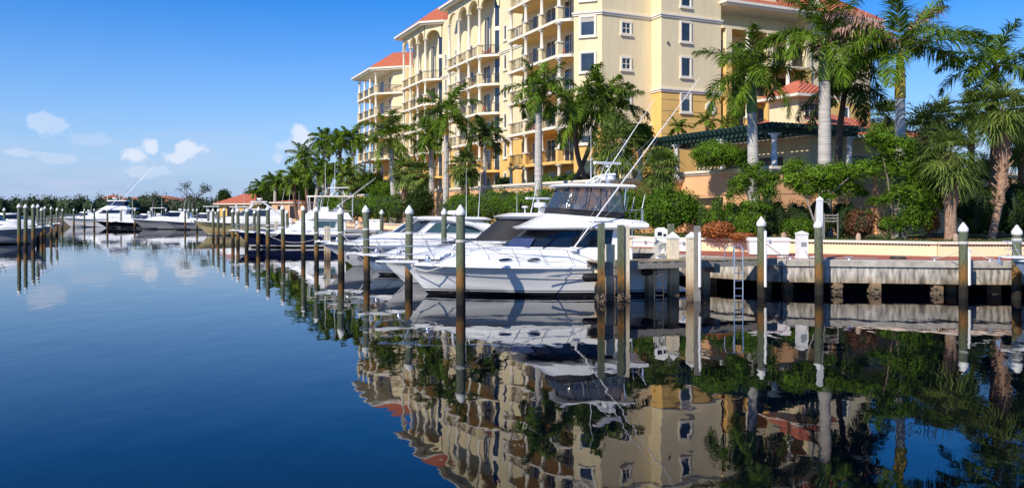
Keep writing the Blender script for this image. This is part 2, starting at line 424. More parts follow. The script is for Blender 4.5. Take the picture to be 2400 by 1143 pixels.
def np_mesh(name, V, F, mats, parent=None, midx=None):
    me = bpy.data.meshes.new(name)
    nf, k = F.shape
    me.vertices.add(len(V)); me.vertices.foreach_set('co', V.astype(np.float32).ravel())
    me.loops.add(nf * k); me.loops.foreach_set('vertex_index', F.astype(np.int32).ravel())
    me.polygons.add(nf); me.polygons.foreach_set('loop_start', (np.arange(nf) * k).astype(np.int32))
    try: me.polygons.foreach_set('loop_total', np.full(nf, k, np.int32))
    except Exception: pass
    for q in (mats if isinstance(mats, (list, tuple)) else [mats]): me.materials.append(M[q])
    if midx is not None: me.polygons.foreach_set('material_index', midx.astype(np.int32))
    me.update(calc_edges=True)
    o = bpy.data.objects.new(name, me); COL.objects.link(o)
    if parent is not None: o.parent = parent
    return o

# ---- leaves: many small rhombic leaves gathered in clumps
def leaf_arrays(rng, C, Nn, size):
    n = len(C)
    Nn = Nn / np.linalg.norm(Nn, axis=1, keepdims=True)
    a = np.cross(Nn, rng.normal(size=(n, 3))); a /= np.linalg.norm(a, axis=1, keepdims=True) + 1e-9
    b = np.cross(Nn, a)
    s = size * rng.uniform(.6, 1.3, (n, 1))
    V = np.stack([C - a * s, C - b * s * .5, C + a * s, C + b * s * .5], 1).reshape(-1, 3)
    F = np.arange(n * 4).reshape(-1, 4)
    return V, F
def clumps(rng, blobs, n, size, k=26, rc=.32, gap=0.0):
    """blobs: list of (centre, radii); leaves on many clump balls set on the surface of the blobs"""
    vol = np.array([r[0] * r[1] + r[1] * r[2] + r[0] * r[2] for c, r in blobs]); vol = vol / vol.sum()
    Cs = []; Ns = []
    for (c, r), wgt in zip(blobs, vol):
        c = np.array(c); r = np.array(r)
        kk = max(6, int(k)); m = int(n * wgt / kk)
        d = rng.normal(size=(kk, 3)); d /= np.linalg.norm(d, axis=1, keepdims=True)
        d[:, 2] = np.where(d[:, 2] < -.5, -d[:, 2] * .5, d[:, 2])
        cc = c + d * r * rng.uniform(.62, .95, (kk, 1))
        for j in range(kk):
            e = rng.normal(size=(m, 3)); e /= np.linalg.norm(e, axis=1, keepdims=True)
            rr = rc * r * rng.uniform(.35, 1.5) * rng.uniform(.6, 1.4, 3)
            p = cc[j] + e * rr * rng.uniform(.55, 1.12, (m, 1))
            Cs.append(p); Ns.append(e * .9 + d[j] * .6 + rng.normal(size=(m, 3)) * .55)
        m2 = int(n * wgt * .35)
        e = rng.normal(size=(m2, 3)); e /= np.linalg.norm(e, axis=1, keepdims=True)
        Cs.append(c + e * r * rng.uniform(.55, 1.22, (m2, 1))); Ns.append(e + rng.normal(size=(m2, 3)) * .8)
    return leaf_arrays(rng, np.concatenate(Cs), np.concatenate(Ns), size)
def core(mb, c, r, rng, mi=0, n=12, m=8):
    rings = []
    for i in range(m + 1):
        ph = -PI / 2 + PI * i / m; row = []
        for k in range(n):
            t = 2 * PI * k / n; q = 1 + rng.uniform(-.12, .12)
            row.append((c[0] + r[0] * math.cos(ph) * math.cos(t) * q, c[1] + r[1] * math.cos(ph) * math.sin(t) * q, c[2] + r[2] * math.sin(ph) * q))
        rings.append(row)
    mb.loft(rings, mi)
# ================================================================ SETTING
mb = MB(); mb.add([(-4000, -60, 0), (4000, -60, 0), (4000, 6000, 0), (-4000, 6000, 0)], [(0, 1, 2, 3)])
struct(mb, 'water', 'water')
mb = MB(); mb.add([(-4000, -60, -3), (4000, -60, -3), (4000, 6000, -3), (-4000, 6000, -3)], [(0, 1, 2, 3)])
struct(mb, 'harbour_bed', 'farland')

def ydir(x, y, Y): return (x - .467 * (Y - y), Y)
E = [(60, 31.5), (22, 33.5), (18.6, 33.7), (11.3, 34.9), (8.0, 38.0), ydir(8, 38, 160)]
W = [(60, 35.0), (19.3, 37.2), (7.8, 43.4), ydir(7.8, 43.4, 160)]
H = 1.4
mb = MB()
land = W[:] + [(-60, 172), (-112, 180), (-230, 178), (-900, 150), (-3500, 300), (-3500, 5500), (3500, 5500), (3500, 35)]
mb.prism(land, -2.9, 1.95, 1, 0)
struct(mb, 'ground', ['grass', 'soil'])
# promenade deck of red paving with a pale border
mb = MB()
poly = E + W[::-1]
mb.prism(poly, 1.16, H, 0)
struct(mb, 'promenade_slab', ['deckconc'])
def inset(line, d):
    out = []
    for i, p in enumerate(line):
        a = Vector(line[max(i - 1, 0)]); b = Vector(line[min(i + 1, len(line) - 1)])
        t = (b - a).normalized(); n = Vector((t.y, -t.x))     # inland side for lines running right to left
        out.append((p[0] + n.x * d, p[1] + n.y * d))
    return out
def seg_out(a, b):
    t = (Vector(b) - Vector(a)).normalized(); return Vector((-t.y, t.x))   # towards the water
mb = MB(); Ei = inset(E, .42); Wi = inset(W, -.02)
mb.add([(x, y, H + .004) for x, y in Ei + Wi[::-1]], [tuple(range(len(Ei) + len(Wi)))])
struct(mb, 'promenade', 'brick')

# seawall: cap beam, stained face beam, stub piles, near-black backing that paints in the shade of the void
sw = thing('seawall', 'stained concrete seawall edging the red brick promenade, open and dark beneath', 'seawall', (0, 0, 0))
mbc = MB(); mbb = MB(); mbv = MB()
for i in range(len(E) - 1):
    a = Vector(E[i]); b = Vector(E[i + 1]); t = (b - a).normalized(); o = seg_out(a, b); L = (b - a).length
    if (a + t * .1 + o).y > (a + t * .1).y and i != 4: pass
    def quadbox(m, l0, l1, o0, o1, z0, z1, mi=0):
        p = [a + t * l0 + o * o0, a + t * l1 + o * o0, a + t * l1 + o * o1, a + t * l0 + o * o1]
        m.prism([(q.x, q.y) for q in p], z0, z1, mi)
    x = 0
    while x < L:
        e = min(x + 6.1, L)
        quadbox(mbc, x + .01, e - .015, -.3, .10, 1.13, H - .012)
        x = e
    x = 0; k = 0
    while x < L:
        e = min(x + (7.2 if i != 3 else 3), L)
        quadbox(mbb, x + .02, e - (.05 if k % 2 else .02), -.45, .02 - .05 * (k % 2), .44, 1.13)
        x = e; k += 1
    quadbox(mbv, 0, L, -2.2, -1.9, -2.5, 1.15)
mbc.build('cap_beam', 'conccap', sw); mbb.build('face_beam', 'concrete', sw); mbv.build('void_shade_backing', 'dark', sw)
rng = np.random.default_rng(5); random.seed(3)
def stub(x, y):
    m = MB(); m.box(x - .19, y - .19, -2, x + .19, y + .19, .46)
    for _ in range(26):
        q = random.uniform(.03, .085); aa = random.choice([(-.2, 0), (.2, 0), (0, -.2), (0, .2)])
        cx = x + aa[0] + random.uniform(-.17, .17) * (aa[0] == 0); cy = y + aa[1] + random.uniform(-.17, .17) * (aa[1] == 0); cz = random.uniform(-.15, .3)
        m.lathe((cx, cy, cz), [(0.01, -q), (q, -q * .3), (q * .8, q * .5), (.01, q)], 6, 1)
    m.build('support_pile', ['cpile', 'barn'], sw)
for u, Y in ((2050, 34.3), (1960, 34.7), (2195, 34.1), (2225, 34.6), (2330, 34.2), (1668, 38.0), (1795, 36.0), (1845, 35.6), (2420, 33.9)):
    stub(gx(u, Y), Y)
for j in range(14):
    Y = 42 + j * 5; x, y = ydir(8.3, 38, Y); stub(x + .3, y)

# low cream wall with coping and a band of slots
lw = thing('promenade_wall', 'low cream painted wall with coping behind the red promenade', 'wall')
m1 = MB(); m2 = MB(); m3 = MB()
for i in range(3):
    a = Vector(W[i]); b = Vector(W[i + 1]); t = (b - a).normalized(); o = seg_out(a, b); L = (b - a).length
    def qb(m, l0, l1, o0, o1, z0, z1):
        p = [a + t * l0 + o * o0, a + t * l1 + o * o0, a + t * l1 + o * o1, a + t * l0 + o * o1]
        m.prism([(q.x, q.y) for q in p], z0, z1)
    qb(m1, 0, L, -.2, .1, H, 1.96)
    qb(m2, -.02, L + .02, -.3, .2, 1.96, 2.06)
    if i == 1 or i == 0:
        l = .3 if i else L - 24
        while l < L - .2:
            qb(m3, l, l + .075, .1, .112, 1.855, 1.935); l += .135
m1.build('wall_body', 'wallcream', lw); m2.build('coping', 'cap', lw); m3.build('slot_band', 'slot', lw)

# raised terrace and peach retaining wall
RW = [(42.7, 61.7), (15.5, 49.0), (11.8, 56.9), (7.1, 54.7), (1.15, 65.0), ydir(1.15, 65, 128)]
mb = MB(); mb.prism(RW + [(10, 170), (120, 170), (120, 61.7)], 1.9, 5.0, 1, 0)
struct(mb, 'terrace', ['soil', 'peach'])
rw = thing('retaining_wall', 'tall peach stucco retaining wall with pale coping below the green pergola', 'wall')
m1 = MB(); m2 = MB(); m3 = MB()
for i in range(len(RW) - 1):
    a = Vector(RW[i]); b = Vector(RW[i + 1]); t = (b - a).normalized(); o = seg_out(a, b); L = (b - a).length
    def qb(m, l0, l1, o0, o1, z0, z1, mi=0):
        p = [a + t * l0 + o * o0, a + t * l1 + o * o0, a + t * l1 + o * o1, a + t * l0 + o * o1]
        m.prism([(q.x, q.y) for q in p], z0, z1, mi)
    zt_ = 5.95 if i < 2 else 5.45 + .001 * i
    qb(m1, -.12, L + .12, -.15, .12, 1.9, zt_)
    qb(m2, -.25, L + .25, -.3, .3, zt_, zt_ + .17); qb(m2, -.2, L + .2, -.22, .2, zt_ - .13, zt_)
    qb(m3, 0, L, .12, .128, 4.45, 4.48)
    if i == 0:
        for l in range(6, int(L) - 2, 5): qb(m1, l, l + .5, .12, .24, 1.9, 5.82)
m1.build('wall_body', 'peach', rw); m2.build('coping', 'cap', rw); m3.build('groove', 'soil', rw)
m4 = MB()
a = Vector(RW[1]); b = Vector(RW[2]); t = (b - a).normalized(); o = seg_out(a, b)
p0 = a + t * 4.2 + o * .13
for k in range(9):
    z = 3.83 + k * .055
    q0 = p0; q1 = p0 + t * 2.7
    m4.prism([(q0.x, q0.y), (q1.x, q1.y), (q1.x + o.x * .03, q1.y + o.y * .03), (q0.x + o.x * .03, q0.y + o.y * .03)], z, z + .038)
m4.build('vent_grille', 'rail', rw)

# ================================================================ APARTMENT BUILDING (local x along the facade, y outwards)
AN = math.atan2(.906, -.423)
B = thing('apartment_building', 'large cream and ochre apartment block with stacked balconies and terracotta roofs', 'building', (7.8, 71.0, 0), AN)
ZF = [4.7, 7.82, 10.94, 14.06, 17.18, 20.3]
def wall(poly, z0, z1, m, name='wall'):
    q = MB(); q.prism(poly, z0, z1); return q.build(name, m, B)
PA = [(0, 0), (1.79, 1.79), (1.79, .7), (13.5, .7), (13.5, .95), (19.5, .95), (19.5, -12), (0, -12)]
P2 = [(19.5, -.45), (20.9, .9), (31.5, .9), (31.5, -12), (19.5, -12)]
P2b = [(31.5, .98), (37.4, .98), (37.4, -12), (31.5, -12)]
P1 = [(37.4, -.45), (38.8, .9), (49.6, .9), (49.6, -12), (37.4, -12)]
P0 = [(49.6, 1.9), (51.2, 1.9), (52.4, 2.9), (63.3, 2.9), (63.3, -9), (49.6, -9)]
PB = [(-1.48, -5.15), (-1.48, -11.71), (11, -11.71), (11, -5.15)]
PR = [(.8, -11.71), (.8, -22.6), (-1.48, -22.6), (-1.48, -30.6), (11, -30.6), (11, -11.71)]
for p, zt in ((PA, 31), (P2, 27.4), (P2b, 27.4), (P1, 27.3), (P0, 23.6)):
    wall(p, 4.6, 10.94, 'ochre', 'lower_wall'); wall(p, 10.94, zt, 'cream')
for p, zt in ((PB, 31), (PR, 22.2)):
    wall(p, 4.6, 14.06, 'ochre', 'lower_wall'); wall(p, 14.06, zt, 'cream')
# cornices: bands running along wall edges
def band(pts, z, h=.3, d=.16, name='cornice'):
    q = MB()
    for i in range(len(pts) - 1):
        a = Vector(pts[i]); b = Vector(pts[i + 1]); t = (b - a).normalized(); L = (b - a).length
        n = Vector((-t.y, t.x))
        for (dd, z0, z1) in ((d * .55, z - h, z - h * .45), (d, z - h * .45, z)):
            p = [a - t * dd * .9, b + t * dd * .9, b + t * dd * .9 + n * dd, a - t * dd * .9 + n * dd]
            q.prism([(k.x, k.y) for k in p], z0, z1)
    q.build(name, 'trim', B)
F_ALL = [(-1.48, -11.71), (-1.48, -5.15), (0, -5.15), (0, 0), (1.79, 1.79)]
band(F_ALL, 20.75); band(F_ALL[:3], 14.2); band(F_ALL[2:], 11.08)
band([(13.5, .95), (19.5, .95)], 20.45); band([(13.5, .95), (19.5, .95)], 11.08); band([(31.5, .98), (37.4, .98)], 20.45)
band([(31.5, .98), (37.4, .98)], 11.08)
# windows
def window(c, d, z, w_, h_, grid=0, blind=0, glass='glassb'):
    """c = centre on the wall, d = unit vector along the wall (left to right seen from outside)"""
    d = Vector(d).normalized(); n = Vector((d.y, -d.x))
    c = Vector(c)
    if n.dot(c - Vector((20, -10))) < 0: n = -n
    def bx(m, l0, l1, o0, o1, z0, z1, mi=0):
        p = [c + d * l0 + n * o0, c + d * l1 + n * o0, c + d * l1 + n * o1, c + d * l0 + n * o1]
        m.prism([(k.x, k.y) for k in p], z + z0, z + z1, mi)
    f = MB(); a = w_ / 2; b = h_ / 2; e = .15
    bx(f, -a - e, -a, 0, .09, -b - e, b + e); bx(f, a, a + e, 0, .09, -b - e, b + e)
    bx(f, -a, a, 0, .09, b, b + e); bx(f, -a - e - .05, a + e + .05, 0, .15, -b - e - .06, -b)
    o = f.build('window', 'trim', B)
    g = MB(); bx(g, -a, a, 0.003, .02, -b, b); p = g.build('pane', glass, o)
    s = MB(); r = .03
    bx(s, -a, -a + .05, .02, .045, -b, b); bx(s, a - .05, a, .02, .045, -b, b); bx(s, -a + .05, a - .05, .02, .045, b - .05, b); bx(s, -a + .05, a - .05, .02, .045, -b, -b + .05)
    if grid:
        bx(s, -r, r, .02, .045, -b + .05, b - .05); bx(s, -a + .05, -r, .02, .045, -r, r); bx(s, r, a - .05, .02, .045, -r, r)
    s.build('sash', 'trim', o)
    if blind:
        s = MB(); bx(s, -a + .05, a - .05, .021, .03, b - .05 - blind, b - .05); s.build('blind', 'curtain', o)
for k in range(6):
    z = 22.62 - 3.12 * k
    window((.9, .9), (1, 1), z - 0.02, 1.25, 1.6, 0, blind=(.35 if k == 1 else .9 if k == 4 else 0))
    if z < 21.5: window((0, -2.45), (0, 1), z - .05, .85, .95, 1)
    if z > 11: window((-1.48, -7.76), (0, 1), z - .2, .95, 1.65, blind=(.5 if k == 3 else 0))
    for (s_, t_) in ((18.0, .95), (35.9, .98)):
        window((s_, t_), (1, 0), z - .35, .6, 1.45)
        if s_ > 30 : window((32.4, t_), (1, 0), z - .35, .5, 1.3)
window((0, -3.0), (0, 1), 6.3, 1.5, 1.5); window((15.1, .95), (1, 0), 21.4, .5, 1.3)
# octagonal window
q = MB(); c = (-1.48, -10.5, 13.05 - .35)
def octo(r, x): return [(x, c[1] + r * math.cos(PI / 8 + k * PI / 4), c[2] + r * math.sin(PI / 8 + k * PI / 4)) for k in range(8)]
q.loft([octo(.62, -1.47), octo(.62, -1.60), octo(.42, -1.60), octo(.42, -1.49)], caps=(False, False), smooth=False)
ow = q.build('octagonal_window', 'trim', B)
q = MB(); q.add(octo(.43, -1.505), [tuple(range(8))]); q.build('pane', 'glassb', ow)
q = MB()
for z in (13.2, 12.2, 11.2, 10.2, 9.2):
    q.box(-1.486, -11.6, z, -1.479, -5.2, z + .035)
q.build('wall_groove', 'soil', B)
q = MB(); q.box(-1.60, -5.75 - .15, 18.1, -1.48, -5.75, 18.3); q.build('vent', 'soil', B)

def column(s, t, z, h, low=False):
    q = MB(); mi = 1 if z < 10 else 0
    pm = 1 if z < 10.8 else 0
    q.box(s - .24, t - .24, z + .0, s + .24, t + .24, z + 1.02, 2 if not pm else 1)
    q.box(s - .30, t - .30, z + 1.02, s + .30, t + .30, z + 1.14, 0)
    top = z + h
    q.lathe((s, t, 0), [(.20, z + 1.14), (.20, z + 1.24), (.165, z + 1.3), (.15, top - .25), (.19, top - .2), (.20, top - .14)], 10, 0)
    q.box(s - .24, t - .24, top - .14, s + .24, t + .24, top + .0, 0)
    q.build('column', ['trim', 'ochre', 'cream'], B)
def railing(p, q_, z):
    a = Vector(p); b = Vector(q_); d = b - a; L = d.length; d.normalize()
    m = MB()
    A = a.to_3d(); Bv = b.to_3d()
    for zz_, h_ in ((1.05, .05), (.94, .03), (.12, .04)):
        m.beam((a.x, a.y, z + zz_), (b.x, b.y, z + zz_), .04, h_)
    n = max(2, int(L / .17))
    for i in range(n + 1):
        c_ = a + d * (L * i / n); r = .011 if i % 6 else .02
        m.box(c_.x - r, c_.y - r, z + .12, c_.x + r, c_.y + r, z + 1.05)
    m.build('balcony_railing', 'rail', B)
def chair_like(s, t, z, m):
    m.box(s - .25, t - .25, z + .4, s + .25, t + .25, z + .46); m.box(s - .25, t - .28, z + .46, s + .25, t - .24, z + .95)
    for a_ in (-.22, .22):
        for b_ in (-.22, .22): m.box(s + a_ - .02, t + b_ - .02, z, s + a_ + .02, t + b_ + .02, z + .4)
def block(s0, n, tf, cham, back, levels, toph, zeave, tall, dx=3.1, arch=True, ga=None, gb=None):
    """columns from s0 on along t = tf; cham = inner end of the angled balcony; levels of floors"""
    s1 = s0 + dx * (n - 1)
    cs = [s0 + dx * i for i in range(n)]
    for li, z in enumerate(levels):
        last = li == len(levels) - 1
        top = (toph - z) if (last and tall) else 3.12 - .26
        edge = [cham, (s0, tf), (s1 + .28, tf), (s1 + .28, back), (cham[0], back)]
        eo = [(cham[0] - .0, cham[1] + .3), (s0 - .1, tf + .3), (s1 + .32, tf + .3), (s1 + .32, back - .2), (cham[0], back - 1.6)]
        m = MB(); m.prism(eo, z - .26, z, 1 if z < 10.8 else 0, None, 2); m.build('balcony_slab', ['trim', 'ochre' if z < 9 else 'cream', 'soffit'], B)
        for c_ in cs: column(c_, tf, z, top)
        for i in range(n - 1): railing((cs[i] + .25, tf + .05), (cs[i + 1] - .25, tf + .05), z)
        railing((cham[0] + .05, cham[1] + .05), (s0 - .2, tf - .1), z)
    # far end wall fin under the arcade
    if tall:
        q = MB()
        # arcade: wall between arches along columns plus angled bay
        def arch_panel(a, b, spring, rise, ztop, th=.35):
            a = Vector(a); b = Vector(b); d = (b - a); L = d.length; d.normalize(); n_ = Vector((-d.y, d.x))
            K = 14; pts = []
            g = .2
            for k in range(K + 1):
                x = g + (L - 2 * g) * k / K; f = (x - L / 2) / (L / 2 - g)
                pts.append((x, spring + rise * math.sqrt(max(0, 1 - f * f))))
            def P3(x, z, o_): v = a + d * x + n_ * o_; return (v.x, v.y, z)
            for o_ in (th / 2, -th / 2):
                top_ = [P3(x, ztop, o_) for x, _ in pts]; low = [P3(x, z, o_) for x, z in pts]
                q.add(low + top_, [(i, i + 1, K + 1 + i + 1, K + 1 + i) for i in range(K)], 0)
                for x0, x1 in ((0, g), (L - g, L)):
                    q.add([P3(x0, spring, o_), P3(x1, spring, o_), P3(x1, ztop, o_), P3(x0, ztop, o_)], [(0, 1, 2, 3)], 0)
            q.add([P3(x, z, th / 2) for x, z in pts] + [P3(x, z, -th / 2) for x, z in pts], [(i, i + 1, K + 2 + i, K + 1 + i) for i in range(K)], 0)
        for i in range(n - 1): arch_panel((cs[i], tf), (cs[i + 1], tf), toph, 1.05, zeave)
        arch_panel(cham, (s0, tf), toph, 1.0, zeave)
        q.build('arcade', 'cream', B)
def glassbay(a, b, levels, tall_top):
    a = Vector(a); b = Vector(b); d = (b - a); L = d.length; d.normalize(); n_ = Vector((-d.y, d.x))
    if n_.y < 0: n_ = -n_
    for li, z in enumerate(levels):
        z1 = z + 2.86 if li < len(levels) - 1 else tall_top
        m = MB(); g = MB()
        def bx(mm, l0, l1, o0, o1, za, zb):
            p = [a + d * l0 + n_ * o0, a + d * l1 + n_ * o0, a + d * l1 + n_ * o1, a + d * l0 + n_ * o1]
            mm.prism([(k.x, k.y) for k in p], za, zb)
        bx(g, 0, L, .02, .05, z, z1)
        for k in range(4): x = (L - .1) * k / 3; bx(m, x, x + .1, .05, .11, z, z1)
        bx(m, .1, L - .1, .05, .10, z1 - .12, z1)
        if z1 - z > 4: bx(m, .1, L - .1, .04, .16, z + 2.75, z + 3.2)
        o = m.build('glass_wall', 'trim', B); g.build('pane', 'glassb', o)
def door(s, t, z, w_=1.8, h_=2.3):
    f = MB(); f.box(s - w_ / 2 - .08, t, z, s - w_ / 2, t + .08, z + h_ + .08); f.box(s + w_ / 2, t, z, s + w_ / 2 + .08, t + .08, z + h_ + .08)
    f.box(s - w_ / 2, t, z + h_, s + w_ / 2, t + .08, z + h_ + .08); f.box(s - .03, t + .04, z, s + .03, t + .07, z + h_)
    o = f.build('balcony_door', 'trim', B)
    g = MB(); g.box(s - w_ / 2, t + .004, z, s + w_ / 2, t + .03, z + h_); g.build('pane', 'glassb', o)
    if (int(s * 7) + int(z * 3)) % 3 == 0: g = MB(); g.box(s - w_ / 2, t + .031, z + .05, s - w_ * .12, t + .036, z + h_); g.build('curtain', 'curtain', o)
# block by the corner (columns seen one behind another), then the two arcaded blocks, then the low end block
block(2.75, 4, 2.72, (1.79, 1.79), .7, ZF + [23.42], 26, 27, False, dx=3.35)
for z in ZF:
    door(4.4, .7, z); door(8.0, .7, z); door(11.2, .7, z, 1.4)
    g = MB(); g.box(1.8, .72, z, 1.86, 1.72, z + 2.4)
block(21.2, 4, 2.6, (19.5, .95), .9, ZF, 25.5, 27.4, True)
block(39.2, 4, 2.6, (37.4, .98), .9, ZF, 25.5, 27.3, True, dx=3.05)
block(54.0, 4, 5.0, (51.0, 1.9), 2.9, ZF, 23.6, 23.6, False, dx=3.07)
glassbay((19.55, -.4), (20.95, .95), ZF, 26.6); glassbay((37.45, -.4), (38.85, .95), ZF, 26.4)
for z in ZF[:5]:
    for s_ in (23.0, 27.8): door(s_, .9, z, 1.7)
    for s_ in (41.0, 46.0): door(s_, .9, z, 1.7)
for s_ in (23.0, 41.0):
    door(s_, .9, 20.3, 1.3, 4.6)
for s_ in (27.8, 46.0): door(s_, .9, 20.3, 1.2, 2.3)
for z in ZF:
    door(53.6, 2.9, z, 1.1, 2.3); door(58, 2.9, z, 1.8)
# roofs
def roof(poly, z, rise, shrink, name='roof', ov=0):
    q = MB()
    cx = sum(p[0] for p in poly) / len(poly); cy = sum(p[1] for p in poly) / len(poly)
    top = [(cx + (x - cx) * shrink[0], cy + (y - cy) * shrink[1]) for x, y in poly]
    q.loft([[(x, y, z + .28) for x, y in poly], [(x, y, z + rise) for x, y in top]], 0, caps=(False, True), smooth=False)
    o = q.build(name, 'tile', B)
    f = MB()
    f.prism(poly, z + .03, z + .27, 0)
    p2 = [(cx + (x - cx) * .975, cy + (y - cy) * .975) for x, y in poly]; f.prism(p2, z - .15, z + .03, 0)
    f.build('eave', 'trim', o)
    return o
roof([(18.6, 1.1), (20.8, 3.6), (31.7, 3.6), (31.7, -12.5), (18.6, -12.5)], 27.4, 3.2, (.3, .45))
roof([(36.6, 1.1), (38.8, 3.6), (49.8, 3.6), (49.8, -12.5), (36.6, -12.5)], 27.3, 3.2, (.3, .45))
roof([(49.7, 1.2), (50.8, 2.7), (53.9, 6.0), (64.4, 6.0), (64.4, -9.5), (49.7, -9.5)], 23.6, 2.9, (.35, .4))
rr = roof([(-2.5, -11.5), (-2.5, -31.6), (12, -31.6), (12, -11.5)], 22.2, 4.2, (.2, .7))
q = MB()
for t_ in (-17.0, -23.0):
    q.add([(-1.7, t_ - 1.3, 22.9), (-1.7, t_ + 1.3, 22.9), (-1.7, t_, 24.2), (2.4, t_, 24.2), (0.2, t_ - 1.3, 22.9), (.2, t_ + 1.3, 22.9)], [(0, 1, 2)], 1)
    q.add([(-1.8, t_ - 1.5, 22.85), (-1.8, t_, 24.35), (2.5, t_, 24.35), (.3, t_ - 1.5, 22.85)], [(0, 1, 2, 3)], 0)
    q.add([(-1.8, t_ + 1.5, 22.85), (-1.8, t_, 24.35), (2.5, t_, 24.35), (.3, t_ + 1.5, 22.85)], [(0, 1, 2, 3)], 0)
q.build('dormer', ['tile', 'cream'], rr)
# right wing recessed balconies
for li, z in enumerate(ZF[1:]):
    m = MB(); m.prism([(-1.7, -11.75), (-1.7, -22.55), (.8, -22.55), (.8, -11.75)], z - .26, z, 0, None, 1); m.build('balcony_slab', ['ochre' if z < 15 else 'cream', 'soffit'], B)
    for j, L_ in enumerate((.73, 3.1, 5.6, 8.0, 10.4)):
        t_ = -11.71 - L_
        if z > 19: continue
        if j % 2 == 0:
            m = MB(); m.box(-1.72, t_ - .33, z, -1.2, t_ + .33, z + 2.86); m.build('pillar', 'ochre' if z < 15 else 'cream', B)
        else:
            m = MB(); s_ = -1.45
            m.box(s_ - .26, t_ - .26, z, s_ + .26, t_ + .26, z + 1.0, 1); m.box(s_ - .34, t_ - .34, z + 1.0, s_ + .34, t_ + .34, z + 1.14, 0)
            m.lathe((s_, t_, z), [(.24, 1.14), (.24, 1.25), (.2, 1.35), (.17, 2.55), (.23, 2.65), (.24, 2.72)], 10, 0); m.box(s_ - .28, t_ - .28, z + 2.72, s_ + .28, t_ + .28, z + 2.86, 0)
            m.build('pillar', ['trim', 'ochre' if z < 15 else 'cream'], B)
    if z < 19:
        railing((-1.5, -12.0), (-1.5, -22.4), z)
        for t_ in (-13.3, -16.2, -18.9, -21.3): g = MB(); g.box(.74, t_ - .85, z, .79, t_ + .85, z + 2.35); g.build('balcony_door', 'doord', B)
window((-1.48, -27.0), (0, 1), 13.0, 1.0, 1.2)
window((-1.48, -27.0), (0, 1), 16.1, 1.0, 1.2)
q = MB(); random.seed(9)
for (s_, t_, z) in ((22.9, 1.8, 20.3), (25.6, 1.9, 17.18), (4.4, 1.6, 17.18), (7.2, 1.6, 14.06), (10.5, 1.5, 10.94), (8.5, 1.6, 7.82), (57, 3.8, 17.18), (21.2, 1.7, 20.3), (5.5, 1.5, 10.94), (11.5, 1.6, 17.18), (22.5, 1.8, 14.06), (29, 1.8, 20.3), (40.5, 1.8, 17.18), (26.5, 1.8, 10.94), (44, 1.8, 20.3), (9.5, 1.6, 20.3), (52.8, 3.6, 20.3)):
    chair_like(s_, t_, z, q)
q.build('patio_chairs', 'brick', B)['kind'] = 'stuff'

# ================================================================ PERGOLA
PX, PY = 16.65, 52.0
Pg = thing('pergola', 'long dark green timber pergola with white columns on the terrace', 'pergola', (PX, PY, 0), AN)
# local: +x along a (away), -y = to the right along r
m = MB(); zt = 8.55
for (x0, y0, x1, y1) in ((0, 0, 15.5, 0), (0, -2.6, 15.5, -2.6), (0, 0, 0, -7.2), (2.6, 0, 2.6, -7.2)):
    m.beam((x0, y0, zt), (x1, y1, zt), .16, .34)
m.build('main_beam', 'green', Pg)
m = MB(); x = -.6
while x < 15.6:
    m.beam((x, .75, zt + .28), (x, -3.3, zt + .28), .09, .24); x += .46
y = -.5
while y > -7.4:
    m.beam((-.75, y, zt + .28 + .003), (3.3, y, zt + .28), .09, .24); y -= .46
m.build('rafters', 'green', Pg)
m = MB()
for y in np.arange(-3.2, .8, .33): m.beam((-.7, y, zt + .43), (15.7, y, zt + .43), .07, .05)
for x in np.arange(-.6, 3.2, .33): m.beam((x, -3.2, zt + .49), (x, -7.4, zt + .49), .07, .05)
m.build('lattice', 'green', Pg)
for (x, y) in ((0.1, -.1), (5.2, -.1), (10.4, -.1), (15.2, -.1), (0.1, -6.6)):
    m = MB(); m.box(x - .32, y - .32, 5.0, x + .32, y + .32, 5.95); m.lathe((x, y, 0), [(.27, 5.95), (.27, 6.1), (.21, 6.2), (.17, 8.05), (.24, 8.2), (.26, 8.3)], 14)
    m.box(x - .28, y - .28, 8.3, x + .28, y + .28, 8.38); m.build('column', 'white', Pg)

# ================================================================ CLUBHOUSE behind the pergola
Cx, Cy = 19.6, 54.5
Ch = thing('clubhouse', 'low beige clubhouse with hipped terracotta roof and small raised turret', 'building', (Cx, Cy, 0), AN)
m = MB(); m.box(0, -12.0, 5, 12, -.3, 8.35); m.build('wall', 'cream', Ch)
m = MB(); m.box(-.03, -8.4, 5, 0, -3.6, 7.2); m.build('doorway', 'doord', Ch); m = MB(); m.box(2.5, -.3, 5, 8.5, -.27, 7.2); m.build('doorway', 'doord', Ch)
m = MB(); m.loft([[(-.9, .6, 8.6), (-.9, -12.9, 8.6), (12.9, -12.9, 8.6), (12.9, .6, 8.6)], [(5.5, -5, 10.9), (5.5, -7.5, 10.9), (6.5, -7.5, 10.9), (6.5, -5, 10.9)]], 0, smooth=False, caps=(False, True))
r_ = m.build('roof', 'tile', Ch)
m = MB(); m.box(-.9, -12.9, 8.35, 12.9, .6, 8.59); m.build('eave', 'trim', r_)
m = MB(); m.box(1.8, -3.9, 8.6, 4.6, -1.0, 11.3); tw = m.build('turret', 'cream', Ch)
m = MB(); m.loft([[(1.2, -.4, 11.5), (1.2, -4.5, 11.5), (5.2, -4.5, 11.5), (5.2, -.4, 11.5)], [(2.9, -2.3, 12.7), (2.9, -2.6, 12.7), (3.5, -2.6, 12.7), (3.5, -2.3, 12.7)]], 0, smooth=False, caps=(False, True)); m.build('turret_roof', 'tile', tw)
m = MB(); m.box(1.2, -4.5, 11.3, 5.2, -.4, 11.49); m.build('eave', 'trim', tw)
m = MB(); m.box(1.76, -3.3, 10.05, 1.8, -1.6, 10.75)
